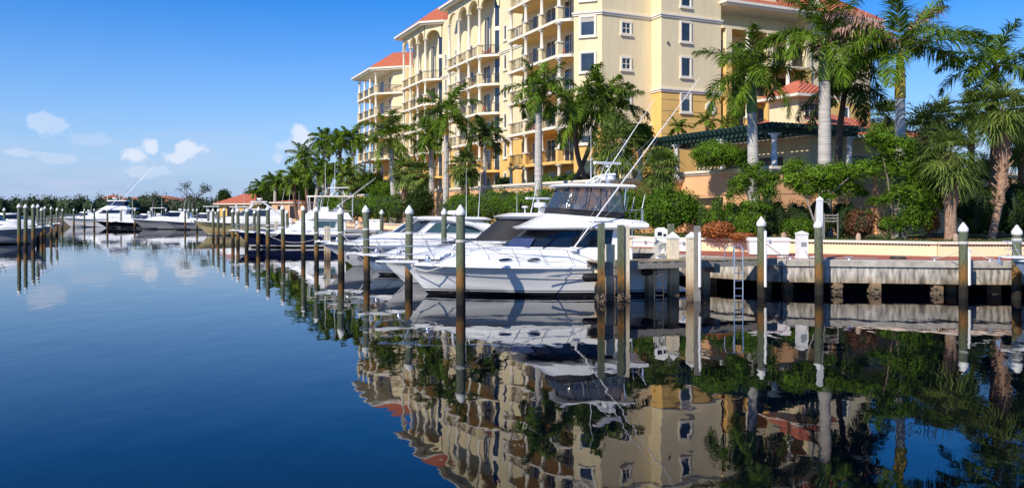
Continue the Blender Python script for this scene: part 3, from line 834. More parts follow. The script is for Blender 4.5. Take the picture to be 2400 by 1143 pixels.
m.box(1.7, -3.4, 10.75, 1.8, -1.5, 10.85); m.box(1.7, -3.4, 9.95, 1.8, -1.5, 10.05)
for y in (-3.35, -2.9, -2.45, -2.0, -1.55): m.box(1.72, y - .03, 10.05, 1.765, y + .03, 10.75, 1)
m.box(1.72, -3.3, 10.37, 1.763, -1.6, 10.43, 1)
m.build('window', ['doord', 'trim'], tw)

# shadow-side wall and kiosk far right: low garden pavilion roof
Kp = thing('garden_pergola', 'dark green flat pergola beam on the terrace at the right edge, behind the sabal palms', 'pergola', (gx(2440, 64), 64, 0))
m = MB(); m.box(-4, -1.2, 6.9, 5, 1.2, 7.25); m.build('beams', 'green', Kp)
m = MB(); m.box(-3.5, -.15, 5, -3.2, .15, 6.9); m.box(4.2, -.15, 5, 4.5, .15, 6.9); m.build('posts', 'green', Kp)

# far red-roofed pavilion and orange service building
def hut(name, label, cat, u, Y, w_, dpt, z0, h, rise, wallm, ov=.8):
    t = thing(name, label, cat, (gx(u, Y), Y, z0), R(-8))
    m = MB(); m.box(-w_ / 2, 0, 0, w_ / 2, dpt, h); m.build('wall', wallm, t)
    m = MB(); a = w_ / 2 + ov
    m.loft([[(-a, -ov, h + .2), (a, -ov, h + .2), (a, dpt + ov, h + .2), (-a, dpt + ov, h + .2)], [(-a * .25, dpt * .45, h + rise), (a * .25, dpt * .45, h + rise), (a * .25, dpt * .55, h + rise), (-a * .25, dpt * .55, h + rise)]], 0, smooth=False, caps=(False, True))
    r = m.build('roof', 'tile', t)
    m = MB(); m.box(-a, -ov, h, a, dpt + ov, h + .19); m.build('eave', 'trim', r)
    for q_ in (-.3, .1): m = MB(); m.box(w_ * q_, -.03, .2, w_ * (q_ + .2), 0, 2.2); m.build('doorway', 'doord', t)
    return t
hut('pavilion', 'orange walled pavilion with red hipped tile roof beyond the far pilings', 'building', 562, 156, 8.5, 9, 1.95, 2.6, 2.1, 'ochre')
hut('service_building', 'small orange building half hidden by palms at the promenade bend', 'building', 672, 128, 5, 5, 1.95, 2.6, .5, 'peach', .3)
hut('distant_house', 'distant red roof above the mangroves, behind the bare tree', 'house', 362, 300, 15, 12, 1.95, 4.6, 2.2, 'ochre')
hut('distant_house', 'distant red roof above the mangroves, smaller than the roof beside the bare tree', 'house', 298, 320, 9, 10, 1.95, 4.5, 2.1, 'cream')
hut('distant_house', 'small distant cream house with red roof above the mangroves, behind the big far sportfishing boat', 'house', 252, 330, 5, 8, 1.95, 6.0, 1.7, 'cream')
# ================================================================ PILINGS AND DOCKS
def piling(u, vt, D, label, r=.165, cap=True, group='green timber mooring pilings with white caps', lean=0, wraps=(), n=14):
    ztop = gz(vt, D)
    t = thing('mooring_piling', label, 'piling', (gx(u, D), D, 0), group=group)
    lean = lean or random.uniform(-1.3, 1.3); r *= random.uniform(.86, 1.12)
    t.rotation_euler = (R(lean * .6), R(lean), random.uniform(-.5, .5))
    ch = r * 1.65 if cap else 0
    m = MB(); zc = ztop - ch
    k = 9; prof = [(r * (1.06 - .1 * i / k) * random.uniform(.98, 1.02), -1.5 + (zc + 1.5) * i / k) for i in range(k + 1)]
    m.lathe((0, 0, 0), prof, n); m.build('post', 'pile', t)
    if cap:
        m = MB(); m.lathe((0, 0, zc - .1), [(r * 1.08, 0), (r * 1.14, .02), (r * 1.14, .13), (r * .9, .2), (.03, .1 + ch), (.005, .105 + ch)], n); m.build('cap', 'capw', t)
    for z in wraps:
        m = MB()
        for q in range(3): m.lathe((0, 0, z + q * .035), [(r * 1.02, -.018), (r * 1.12, 0), (r * 1.02, .018)], 12)
        m.build('rope_wrap', 'rope', t)
    return t
random.seed(11)
P = [
 (1080, 480, 30.5, 'tall green piling with white cone cap in front of the largest white motor yacht', dict(wraps=(2.3,), r=.175)),
 (958, 481, 36.3, 'green piling with white cap rising through the bow rail of the largest white motor yacht', dict(wraps=(2.45,))),
 (860, 481, 41, 'green piling with white cap just left of the three overlapping white yacht bows', dict(wraps=(2.5,))),
 (1040, 488, 47, 'smaller green piling behind the arched white express cruiser, next to its long antenna', {}),
 (800, 486, 46, 'slightly bent green piling with white cap at the bow tip of the arched express cruiser', dict(lean=-1.0, wraps=(2.2,))),
 (742, 484, 52.5, 'rust stained piling right of two similar ones, under the cabin of the navy hulled boat', dict(wraps=(2.0,))),
 (711, 482, 58, 'orange stained green piling in front of the white cabin of the navy hulled boat', {}),
 (664, 481, 63.5, 'green piling in front of the middle of the navy hull', dict(wraps=(2.1,))),
 (628, 482, 67, 'green piling with a blue rope bundle in front of the navy hull near its bow', dict(wraps=(2.2, 1.9))),
 (605, 484, 72, 'green piling right at the bow of the navy hulled boat, orange near the water', {}),
 (894, 491, 62, 'short green piling with white cap on the far side of the arched express cruiser windshield', {}),
 (674, 492, 84, 'small far piling behind the navy boat, in front of the orange service building', {}),
 (595, 492, 92, 'small far piling just behind the bow of the navy boat', {}),
 (578, 487, 75, 'green piling standing in the water just left of the navy bow', {}),
 (558, 488, 82, 'first green piling left of the navy bow, before the tan hulled boat stern', {}),
 (546, 489, 86, 'green piling second left of the navy bow in the row before the tan hull', {}),
 (525, 487, 90, 'thicker green piling in the middle of the row before the tan hulled boat', {}),
 (511, 489, 96, 'green piling left of the thicker one in the row before the tan hull', {}),
 (500, 489, 100, 'green piling before the tan hull, third from the left end of its row', {}),
 (488, 490, 116, 'leftmost green piling of the row before the tan hulled boat', {}),
 (1785, 508, 33.0, 'green piling with white cap and a white plastic strip, next to the steel swim ladder', {}),
 (1920, 512, 33.8, 'thick green piling with white cap under the tall white marker post', dict(r=.18)),
 (2258, 521, 32.8, 'green piling with white cap and tied rope near the right end of the seawall', dict(wraps=(2.15,))),
 (2382, 527, 32.2, 'green piling with white cap at the right edge of the picture beside a moored bow', dict(wraps=(2.3,))),
 (45, 477, 73, 'front left piling of the cluster before the left white boat, the tallest of the three', {}),
 (60, 478, 76, 'second piling from the left of the three closest in the left cluster', {}),
 (78, 478, 83, 'third piling from the left of the three closest in the left cluster', {}),
 (89, 478, 86, 'slim piling just right of the three closest ones in the left cluster', {}),
 (98, 486, 95, 'short piling in the middle of the left cluster', {}),
 (104, 483, 100, 'piling behind the short middle one of the left cluster', {}),
 (120, 484, 108, 'second to last piling on the right of the left cluster, by the open water', {}),
 (133, 487, 113, 'rightmost piling of the left cluster, standing in open water', {}),
 (11, 487, 95, 'leftmost piling, half behind the left white boat cabin', {}),
]
for u, v, D, lab, kw in P: piling(u, v, D, lab, **kw)
far = [(146, 'far piling at the bow tip of the largest far sportfishing boat'), (173, 'far piling under the sloping windshield of the largest far sportfishing boat'),
       (198, 'far piling in front of the cabin of the largest far sportfishing boat'), (221, 'far piling at the bow tip of the first dark hull'),
       (252, 'far piling in front of the middle of the first dark hull'), (284, 'far piling between the two dark hulls'), (316, 'far piling at the bow of the far grey hulled cruiser'),
       (355, 'far piling before the middle of the far grey hulled cruiser'), (389, 'far piling before the bow of the last far grey hull'),
       (434, 'far piling, first of four beside the far tan bow'), (442, 'far piling, second of four beside the far tan bow'),
       (452, 'far piling, third of four beside the far tan bow'), (462, 'far piling, fourth of four beside the far tan bow')]
for i, (u, lab) in enumerate(far):
    piling(u, 489, 150 + (i % 3) * 4 - (8 if u > 400 else 0), lab, group='far pilings in front of the distant row of boats', n=8)

# square timber posts and concrete piles of the near finger pier
def sqpost(u, vt, D, label, w_=.13, m_='pile', cap=None, name='timber_post', cat='post', barn=False, group=None, h=None):
    t = thing(name, label, cat, (gx(u, D), D, 0), R(8), group)
    zt = gz(vt, D) if h is None else h
    m = MB(); m.box(-w_, -w_, -1.5, w_, w_, zt - (.0 if not cap else w_ * .9)); m.build('shaft', m_, t)
    if cap:
        m = MB(); zz_ = zt - w_ * .9; a = w_ * 1.12
        m.loft([[(-a, -a, zz_), (a, -a, zz_), (a, a, zz_), (-a, a, zz_)], [(-a, -a, zz_ + .07), (a, -a, zz_ + .07), (a, a, zz_ + .07), (-a, a, zz_ + .07)],
                [(-.02, -.02, zt + .1), (.02, -.02, zt + .1), (.02, .02, zt + .1), (-.02, .02, zt + .1)]], smooth=False); m.build('cap', cap, t)
    if barn:
        m = MB()
        for _ in range(44):
            q = random.uniform(.02, .06); s = random.choice([0, 1]); z = random.uniform(-.12, .3)
            x, y = ((random.uniform(-w_, w_), -w_) if s else (random.choice([-w_, w_]), random.uniform(-w_, w_)))
            m.lathe((x, y, z), [(.005, -q), (q, -q * .2), (q * .7, q * .6), (.005, q)], 5)
        m.build('barnacles', 'barn', t)
    return t
sqpost(1409, 524, 31.2, 'green topped square timber post at the outer corner of the finger pier', .115, barn=True)
sqpost(1455, 527, 31.5, 'green topped square timber post second along the finger pier end', .11, barn=True)
sqpost(1430, 573, 31.8, 'short cream square concrete pile behind the outer corner post of the finger pier', .16, 'cpile', name='concrete_pile', cat='pile', barn=True)
sqpost(1469, 528, 31.6, 'slim pale square post next to the second green timber post of the pier end', .09, 'cpile', barn=True)
sqpost(1577, 549, 33.6, 'cream square concrete pile with white pyramid cap beside the white fuel hose stand', .2, 'cpile', 'capw', 'concrete_pile', 'pile')
sqpost(1621, 549, 31.9, 'cream square concrete pile with white pyramid cap standing in front of the pier', .17, 'cpile', 'capw', 'concrete_pile', 'pile', barn=True)
sqpost(1634, 529, 31.6, 'grey timber post bolted to the cream concrete pile of the pier', .1, 'timberd')
sqpost(1572, 524, 34.4, 'grey green post top standing behind the capped concrete pile near the hose stand', .12)
def strip(u, v0, v1, D, label):
    m = MB(); m.lathe((0, 0, 0), [(.055, gz(v1, D)), (.055, gz(v0, D) - .05), (.02, gz(v0, D))], 8)
    o = m.build('plastic_guard', 'white'); o.location = (gx(u, D), D, 0); tag(o, label, 'guard pipe')
strip(1794, 540, 672, 32.8, 'white vertical plastic guard pipe on the piling beside the swim ladder')
strip(2272, 580, 668, 32.7, 'white vertical plastic guard pipe beside the piling near the right end')
strip(1640, 543, 672, 31.4, 'white vertical plastic guard pipe on the grey post of the pier')

fp = thing('finger_pier', 'weathered timber finger pier running from the seawall alongside the largest yacht', 'pier', (gx(1405, 31.45), 31.5, 0), math.atan2(2.55, 7.6))
Lp = 8.1
m = MB(); x = 0; random.seed(4)
while x < Lp:
    e = min(x + .19, Lp); dz = random.uniform(-.006, .006); m.box(x, -.02 + random.uniform(-.02, .02), 1.46 + dz, e - .012, 1.3, 1.50 + dz); x = e
m.build('deck_planks', 'timber', fp)
m = MB(); m.box(.05, .0, 1.2, Lp, .09, 1.455); m.box(.05, 1.2, 1.2, Lp, 1.29, 1.455); m.build('stringer', 'timberd', fp)
m = MB(); m.box(-.03, -.10, .98, .82, -.02, 1.26); m.box(-.03, -.10, 1.30, .82, -.02, 1.44); m.build('brace_board', 'timberd', fp)
for x in (2.6, 5.2): m = MB(); m.box(x, .15, .95, x + .25, 1.1, 1.2); m.build('cross_beam', 'timberd', fp)
for x in (.5, 2.75, 5.3):
    m = MB(); m.box(x - .16, .9, -1.5, x + .16, 1.22, 1.2); m.build('pier_pile', 'cpile', fp)

def ladder(u0, u1, vt, vb, D, label, loops=True, m_='steel'):
    x0 = gx(u0, D); x1 = gx(u1, D); xc = (x0 + x1) / 2; hw = (x1 - x0) / 2
    t = thing('dock_ladder', label, 'ladder', (xc, D, 0), 0)
    zt = gz(vt, D); zb = gz(vb, D)
    for s in (-1, 1):
        m = MB(); pts = [(s * hw, 0, zb), (s * hw, 0, zt - .18)]
        if loops:
            for k in range(1, 9):
                a = PI * k / 8; pts.append((s * hw - .17 + .17 * math.cos(a), .0 + .12 * (k / 8), zt - .18 + .17 * math.sin(a)))
            pts.append((s * hw - .34, .14, 1.5))
        m.tube(pts, .022, 6); m.build('side_rail', m_, t)
    z = zb + .1
    while z < 1.3:
        m = MB(); m.tube([(-hw, 0, z), (hw, 0, z)], .02, 5); m.build('rung', m_, t); z += .3
    return t
ladder(1721, 1741, 574, 735, 32.2, 'steel swim ladder with two looped handrails on the finger pier')
ladder(1534, 1555, 628, 716, 31.95, 'plain dark ladder hanging on the pier beside the white hull', False, 'rail')

# pedestals, boxes, posts on the promenade
def pedestal(u, vt, vb, D, label, w_=.2):
    t = thing('power_pedestal', label, 'pedestal', (gx(u, D), D, H if D > 33.9 else 1.5), R(5))
    zt = gz(vt, D) - t.location.z
    m = MB(); m.box(-w_, -w_, 0.0, w_, w_, zt - .16); m.box(-w_ * 1.15, -w_ * 1.15, 0, w_ * 1.15, w_ * 1.15, .08); m.build('body', 'white', t)
    m = MB(); a = w_ * 1.1; m.loft([[(-a, -a, zt - .16), (a, -a, zt - .16), (a, a, zt - .16), (-a, a, zt - .16)], [(-a, -a, zt - .10), (a, -a, zt - .10), (a, a, zt - .10), (-a, a, zt - .10)], [(-.03, -.03, zt), (.03, -.03, zt), (.03, .03, zt), (-.03, .03, zt)]], smooth=False)
    m.build('cap', 'white', t)
    m = MB(); m.box(-w_ * .6, -w_ - .02, zt * .45, w_ * .6, -w_, zt * .6); m.build('socket_cover', 'hullg', t)
    return t
pedestal(1879, 541, 604, 35.6, 'tall white square power pedestal with pyramid cap on the red promenade', .2)
t = thing('hose_stand', 'white dockside utility stand with coiled hoses behind the finger pier', 'utility stand', (gx(1549, 34.6), 34.6, H), R(-5))
m = MB(); m.box(-.22, -.18, 0, .22, .18, .95); m.box(-.26, -.2, .95, .26, .2, 1.26); m.loft([[(-.26, -.2, 1.26), (.26, -.2, 1.26), (.26, .2, 1.26), (-.26, .2, 1.26)], [(-.12, -.1, 1.36), (.12, -.1, 1.36), (.12, .1, 1.36), (-.12, .1, 1.36)]], smooth=False); m.build('cabinet', 'white', t)
m = MB(); m.box(-.16, -.215, 1.02, .02, -.2, 1.18); m.box(.08, -.215, 1.0, .2, -.2, 1.1); m.build('gauge', 'glassd', t)
for k in range(4):
    m = MB(); cx = -.1 + .07 * k
    m.tube([(cx + (.22 + .02 * k) * math.cos(a), -.26 - .03 * k, .5 + (.32 - .03 * k) * math.sin(a)) for a in np.linspace(0, 2 * PI, 17)], .022, 5, cap=False); m.build('hose', 'rope', t)
m = MB(); m.tube([(.2, -.3, .9), (.5, -.3, .8), (.62, -.3, .4), (.6, -.3, .02)], .025, 5); m.build('hose', 'rope', t)
def dockbox(u0, u1, vt, D, label, dpt=.7, zz_=None):
    x0 = gx(u0, D); x1 = gx(u1, D); t = thing('dock_box', label, 'dock box', ((x0 + x1) / 2, D, H), R(-8 if D < 42 else -20)); a = (x1 - x0) / 2
    h = gz(vt, D) - H
    m = MB(); m.loft([[(-a * .94, 0, .05), (a * .94, 0, .05), (a * .94, dpt * .95, .05), (-a * .94, dpt * .95, .05)], [(-a, -.03, h - .14), (a, -.03, h - .14), (a, dpt, h - .14), (-a, dpt, h - .14)]], smooth=False); m.build('box', 'white', t)
    m = MB(); m.loft([[(-a - .04, -.07, h - .15), (a + .04, -.07, h - .15), (a + .04, dpt + .03, h - .15), (-a - .04, dpt + .03, h - .15)], [(-a - .04, -.07, h - .05), (a + .04, -.07, h - .05), (a + .04, dpt + .03, h - .05), (-a - .04, dpt + .03, h - .05)], [(-a * .95, .02, h), (a * .95, .02, h), (a * .95, dpt - .04, h), (-a * .95, dpt - .04, h)]], smooth=False); m.build('lid', 'white', t)
    m = MB(); m.box(-.05, -.09, h - .22, .05, -.07, h - .08); m.build('latch', 'steel', t)
dockbox(1757, 1850, 557, 37.7, 'large white dock box against the cream wall beside the capped piling')
dockbox(1482, 1545, 560, 42.4, 'white dock box against the cream wall left of the hose stand')
dockbox(1586, 1618, 562, 40.6, 'small white dock box partly hidden by the capped concrete piles')
for u, vt, Yd, lab in ((1108, 520, 58.5, 'white dock box on the promenade, right of the arched express cruiser hardtop'), (1150, 530, 56.5, 'low white dock box between the arched cruiser and the black windshield cover'), (878, 514, 84, 'white dock box behind the navy boat stern')):
    dockbox(u - 16, u + 16, vt, Yd, lab)
for u, vt, Yd, lab in ((1093, 519, 59, 'slim white pedestal left of the dock box beyond the arched cruiser'), (836, 517, 92, 'slim white pedestal beyond the navy boat stern'), (1128, 521, 57, 'slim white pedestal between the two white dock boxes beyond the arched cruiser'), (766, 512, 108, 'slim white pedestal behind the navy boat cabin')):
    pedestal(u, vt, 0, Yd, lab, .13)
t = thing('sunning_block', 'low concrete planter topped with red paving behind the yacht stern', 'planter', (gx(1500, 40.2), 40.2, H), R(-20))
m = MB(); m.box(-1.1, 0, 0, 1.1, 1.0, .22); m.build('block', 'conccap', t); m = MB(); m.box(-1.05, .05, .22, 1.05, .95, .25); m.build('top', 'brick', t)
mk = sqpost(1921, 466, 35.2, 'tall white square marker post with grey side standing behind the thick piling', .1, 'white', 'white', 'marker_post', 'post')
for u, Y, lab in ((1837, 40.0, 'small rounded stone bollard in the bed right of the dock box'), (2012, 39.2, 'small rounded stone bollard in the bed below the leafy tree'), (2240, 38.6, 'small rounded stone bollard beside the sabal palm base')):
    m = MB(); m.lathe((0, 0, 0), [(.12, -.05), (.125, .25), (.1, .38), (.05, .44), (.01, .45)], 10); o = m.build('bollard', 'stone'); o.location = (gx(u, Y), Y, 1.95); tag(o, lab, 'bollard')
t = thing('slatted_rack', 'small weathered slatted timber rack in the hedge right of the white marker post', 'rack', (gx(1950, 41.5), 41.5, 1.95), R(-10))
m = MB()
for z in (.95, 1.1, 1.25): m.box(-.36, .2, z, .36, .24, z + .06)
m.build('slats', 'timberd', t)
for x in (-.33, .33):
    m = MB(); m.box(x - .03, .242, 0, x + .03, .29, 1.38); m.build('leg', 'timberd', t)

# finger piers between the further boats
def small_pier(u, D, L_, rz, label):
    t = thing('finger_pier', label, 'pier', (gx(u, D), D, 0), rz, 'finger piers between the boats')
    m = MB(); m.box(0, -.5, 1.28, L_, .5, 1.38); m.build('deck', 'timberd', t)
    for x in (.3, L_ * .5):
        for y in (-.45, .45):
            m = MB(); m.box(x - .13, y - .13, -1.5, x + .13, y + .13, 2.35); m.build('pile', 'cpile', t)
    m = MB(); m.box(0.05, -.52, .98, L_, -.42, 1.27); m.build('stringer', 'timberd', t)
for u, D, L_, lab in ((757, 57.5, 13, 'finger pier with cream piles between the navy boat and the arched cruiser'), (640, 84, 12, 'finger pier beyond the navy boat'), (560, 118, 10, 'finger pier beside the tan hulled boat')):
    small_pier(u, D, L_, R(22), lab)
small_pier(-20, 98, 9, R(180), 'finger pier of the left cluster of pilings')
# ================================================================ BOATS  (local x from the stern to the bow, y to port, z above the water)
class Boat:
    def __init__(s, name, label, cat, u, D, L, head, Bm, zb, zs, hull, rake=1.0, deck='nonskid', group=None, knuckle=True):
        s.L, s.B, s.zb, s.zs, s.rake = L, Bm, zb, zs, rake
        d = Vector((math.cos(head), math.sin(head)))
        bow = Vector((gx(u, D), D)); st = bow - d * L
        s.root = thing(name, label, cat, (st.x, st.y, 0), head, group)
        n = 26; K = None; rings = []
        for i in range(n + 1):
            t = i / n; t = 1 - (1 - t) ** 1.25
            b = s.hb(t); c = Bm / 2 * .84 * (1 - max(0, (t - .30) / .70) ** 1.7) if t < 1 else 0
            zsh = s.sz(t); zk = -.55 if t < .55 else -.55 + (.55 + .02) * ((t - .55) / .45) ** 2.2
            zc = -.02 + .38 * zb * max(0, (t - .35) / .65) ** 1.6
            zc = max(zc, zk + .02)
            pts = []
            for f, z in ((0, zk), (None, zc), (.22, None), (.45, None), (.60, 'k0'), (.61, 'k1'), (.8, None), (1, None)):
                if f == 0: y = 0; zz_ = z
                elif f is None: y = c; zz_ = zc
                else:
                    zz_ = zc + (zsh - zc) * f
                    fl = f - .42 * max(0, t - .3) * math.sin(PI * f) * .9
                    y = c + (b - c) * fl
                    if z == 'k1' and knuckle: y += .035 * (1 - t ** 6)
                rel = (zz_ - zk) / (zsh - zk) if t > 0 else 1
                relw = max(0.0, min(1.0, zz_ / zsh))
                x = L * t - s.rake * (t ** 3.2) * (1 - relw) - .35 * (1 - t) * (1 - relw) * 0
                pts.append((x, y, zz_))
            rings.append(pts)
        m = MB(); nn = len(rings[0])
        for sgn in (1, -1):
            vs = [(x, sgn * y, z) for r in rings for x, y, z in r]
            fs = [(i * nn + k, (i + 1) * nn + k, (i + 1) * nn + k + 1, i * nn + k + 1) for i in range(n) for k in range(nn - 1)]
            m.add(vs, fs, 0, True)
        m.add([(x, y, z) for x, y, z in rings[0]] + [(x, -y, z) for x, y, z in rings[0][::-1]], [tuple(range(2 * nn))], 0)
        m.build('hull', hull, s.root)
        # toe rail and cambered deck
        m = MB(); ts = [1 - (1 - i / n) ** 1.25 for i in range(n + 1)]
        for sgn in (1, -1):
            vs = []
            for t in ts:
                b = s.hb(t); z = s.sz(t)
                vs += [(L * t, sgn * b, z), (L * t, sgn * (b + .015 if b > .02 else 0), z + .07), (L * t - .0, sgn * max(0, b - .07), z + .08), (L * t, sgn * max(0, b - .09), z + .03), (L * t, 0, z + .06 + .04 * b)]
            m.add(vs, [(i * 5 + k, (i + 1) * 5 + k, (i + 1) * 5 + k + 1, i * 5 + k + 1) for i in range(n) for k in range(4)], 0, True)
        m.build('deck', 'gel', s.root)
        m = MB()
        for sgn in (1, -1):
            m.tube([(L * t + .01, sgn * (s.hb(t) + .02), s.sz(t) - .02) for t in ts], .03, 5)
        m.build('rub_rail', 'alu', s.root)
    def hb(s, t): return s.B / 2 * ((1 - max(0, (t - .42) / .58) ** 2.3)) * (.90 + .10 * min(1, t / .35)) if t < 1 else 0
    def sz(s, t): return s.zs + (s.zb - s.zs) * t ** 1.8
    def ring(s, xf, xa, w_, zf, za=None, nose=.8, p=1.0):
        za = zf if za is None else za; pts = []
        for k in range(8):
            a = PI / 2 * k / 7; pts.append([xf - nose * (1 - math.cos(a)), w_ * math.sin(a) ** p])
        xs = pts[-1][0]
        for k in range(1, 5): pts.append([xs + (xa - xs) * k / 4, w_ * (1 - .03 * k / 4)])
        pts = pts + [[x, -y] for x, y in pts[:0:-1]]
        return [(x, y, zf + (za - zf) * (xf - x) / (xf - xa)) for x, y in pts]
    def shell(s, name, rings, m_, caps=(False, True), label=None, parent=None):
        m = MB(); m.loft(rings, 0, caps); return m.build(name, m_, parent or s.root, label)
    def strip(s, name, rA, rB, f0, f1, idx, m_, off=.015, parent=None, mull=None, mm='black'):
        """glass strip between two rings over ring points idx (port and starboard)"""
        n = len(rA); m = MB(); q = MB()
        def pt(i, f):
            i %= n
            a = Vector(rA[i]).lerp(Vector(rB[i]), f)
            a0 = Vector(rA[(i - 1) % n]); a1 = Vector(rA[(i + 1) % n]); d = (a1 - a0); nn = Vector((d.y, -d.x, 0))
            if nn.dot(Vector((a.x - sum(p[0] for p in rA) / n, a.y, 0))) < 0: nn = -nn
            nn.normalize(); return a + nn * off
        seqs = idx if isinstance(idx[0], (list, tuple, range)) else [idx]
        for sq in seqs:
            lo = [pt(i, f0) for i in sq]; hi = [pt(i, f1) for i in sq]
            m.add(lo + hi, [(k, k + 1, len(lo) + k + 1, len(lo) + k) for k in range(len(lo) - 1)], 0, True)
            for k in (mull or []):
                if k < len(lo): q.tube([lo[k], hi[k]], .022, 5)
            if mull is not None: q.tube(lo, .02, 5); q.tube(hi, .02, 5)
        o = m.build(name, m_, parent or s.root)
        if mull is not None: q.build('frame', mm, o)
        return o
    def both(s, k): return list(range(-k, k + 1))
    def rail(s, x0=4.0, h=.62, fwd=.0, pul=.0, n=None, aft=True):
        L = s.L; top = MB(); n = n or int((L - x0) / 1.05)
        for sgn in (1, -1):
            pts = []
            for i in range(25):
                x = x0 + (L - x0) * i / 24; t = x / L
                b = max(s.hb(t) - .1, .16); hh = h * min(1, .35 + i / 6)
                pts.append((x + fwd * (i / 24), sgn * b, s.sz(t) + .08 + hh))
            if pul: pts += [(L + pul * .5, sgn * .2, s.zb + .08 + h), (L + pul * .98, sgn * .12, s.zb + .08 + h)]
            top.tube(pts, .017, 5)
            pts2 = [(p[0] - .05, p[1], p[2] - h * .5) for p in pts[6:]]; top.tube(pts2, .010, 4)
        if pul: top.tube([(L + pul * .98, .12, s.zb + .08 + h), (L + pul * 1.03, 0, s.zb + .08 + h), (L + pul * .98, -.12, s.zb + .08 + h)], .017, 5)
        o = top.build('bow_rail', 'steel', s.root)
        for sgn in (1, -1):
            for j in range(n + 1):
                m = MB(); i = j / n; x = x0 + (L - x0) * i; t = x / L; b = max(s.hb(t) - .1, .16); hh = h * min(1, .35 + i * 4)
                m.tube([(x - .28, sgn * (b + .01 if t < .95 else b), s.sz(max(0, (x - .28)) / L) + .06), (x + fwd * i, sgn * b, s.sz(t) + .08 + hh)], .013, 5); m.build('stanchion', 'steel', o)
    def pulpit(s, ln=1.2, w_=.24):
        L = s.L; z = s.zb; m = MB()
        m.loft([[(L - .6, w_ * 1.3, z + .05), (L - .6, -w_ * 1.3, z + .05), (L - .6, -w_ * 1.3, z + .15), (L - .6, w_ * 1.3, z + .15)],
                [(L + ln * .8, w_ * .8, z + .08), (L + ln * .8, -w_ * .8, z + .08), (L + ln * .8, -w_ * .8, z + .15), (L + ln * .8, w_ * .8, z + .15)],
                [(L + ln, w_ * .4, z + .10), (L + ln, -w_ * .4, z + .10), (L + ln, -w_ * .4, z + .15), (L + ln, w_ * .4, z + .15)]], 0, (True, True), smooth=False)
        m.build('pulpit', 'gel', s.root)
        m = MB(); m.tube([(L + ln * .2, 0, z + .18), (L + ln * 1.0, 0, z + .05), (L + ln * 1.02, 0, z - .1)], .03, 6)
        m.beam((L + ln * 1.02, -.16, z - .02), (L + ln * .8, 0, z - .18), .03, .1); m.beam((L + ln * 1.02, .16, z - .02), (L + ln * .8, 0, z - .18), .03, .1)
        m.build('anchor', 'steel', s.root)
        m = MB(); m.lathe((L - 1.0, 0, z + .08), [(.12, 0), (.12, .15), (.07, .22), (.09, .26), (.02, .28)], 10); m.build('windlass', 'steel', s.root)
    def port(s, rA, rB, f, x, rx=.2, rz=.075, side=1, m_='glassd', name='portlight'):
        P = [Vector(a).lerp(Vector(b), f) for a, b in zip(rA, rB)][:12]
        for i in range(len(P) - 1):
            if (P[i].x - x) * (P[i + 1].x - x) <= 0: break
        a, b = P[i], P[i + 1]; c = a.lerp(b, (x - a.x) / (b.x - a.x) if abs(b.x - a.x) > 1e-6 else 0)
        d = (b - a); d.z = 0; d.normalize(); up = (Vector(rB[i]) - Vector(rA[i])).normalized(); nn = Vector((d.y, -d.x, 0))
        if nn.y < 0: nn = -nn
        nn = d.cross(up); nn = nn if nn.y > 0 else -nn; nn.normalize()
        for sg in ((1, -1) if side == 0 else (side,)):
            def fx(v): return (v.x, v.y * sg, v.z)
            m = MB(); q = [c + nn * .03 + d * rx * math.cos(t) + up * rz * math.sin(t) for t in np.linspace(0, 2 * PI, 21)[:-1]]
            m.add([fx(v) for v in q], [tuple(range(20))]); o = m.build(name, m_, s.root)
            m = MB(); m.tube([fx(v) for v in q] + [fx(q[0])], .014, 5, cap=False); m.build('trim_ring', 'steel', o)
    def outrigger(s, x, y, z, tip, r=.028, sp=True):
        for sg in (1, -1):
            a = Vector((x, y * sg, z)); b = Vector((tip[0], tip[1] * sg, tip[2])); d = b - a
            m = MB(); m.tube([a, a + d * .35, a + d * .7, b], [r, r * .85, r * .6, r * .3], 6)
            o = m.build('outrigger', 'alu', s.root)
            m = MB(); u_ = d.normalized(); side = u_.cross(Vector((0, 1, 0))).normalized()
            for f in ((.28, .48) if sp else ()):
                c = a + d * f; m.tube([c - side * .35, c + side * .35], .012, 4); 
            if sp:
                for sg2 in (-1, 1): m.tube([a + d * .02, a + d * .28 + side * .35 * sg2, a + d * .48 + side * .35 * sg2, a + d * .72], .006, 3)
                m.build('spreader', 'steel', o)
            m = MB(); m.box(a.x - .12, a.y - .09, a.z - .12, a.x + .12, a.y + .09, a.z + .06); m.build('mount', 'alu', s.root)
    def antenna(s, x, y, z, h, lx=0, r=.014):
        m = MB(); m.tube([(x, y, z), (x + lx * .3, y, z + h * .3), (x + lx, y, z + h)], [r * 1.5, r, r * .4], 5); m.build('antenna', 'alu', s.root)
    def radar(s, x, z, r=.33, mast=.25, arr=False, y=0):
        m = MB(); m.lathe((x, y, z), [(.12, 0), (.07, mast * .5), (.1, mast)], 8)
        m.lathe((x, y, z + mast), [(r * .6, 0), (r, .05), (r, .19), (r * .85, .26), (.02, .28)], 14); m.build('radar_dome', 'gel', s.root)
        if arr:
            m = MB(); m.lathe((x + .1, y, z + mast + .28), [(.08, 0), (.08, .12)], 8); m.obox((x + .1, y, z + mast + .46), (.62, .28, 0), (-.04, .08, 0), (0, 0, .05)); m.build('radar_array', 'gel', s.root)

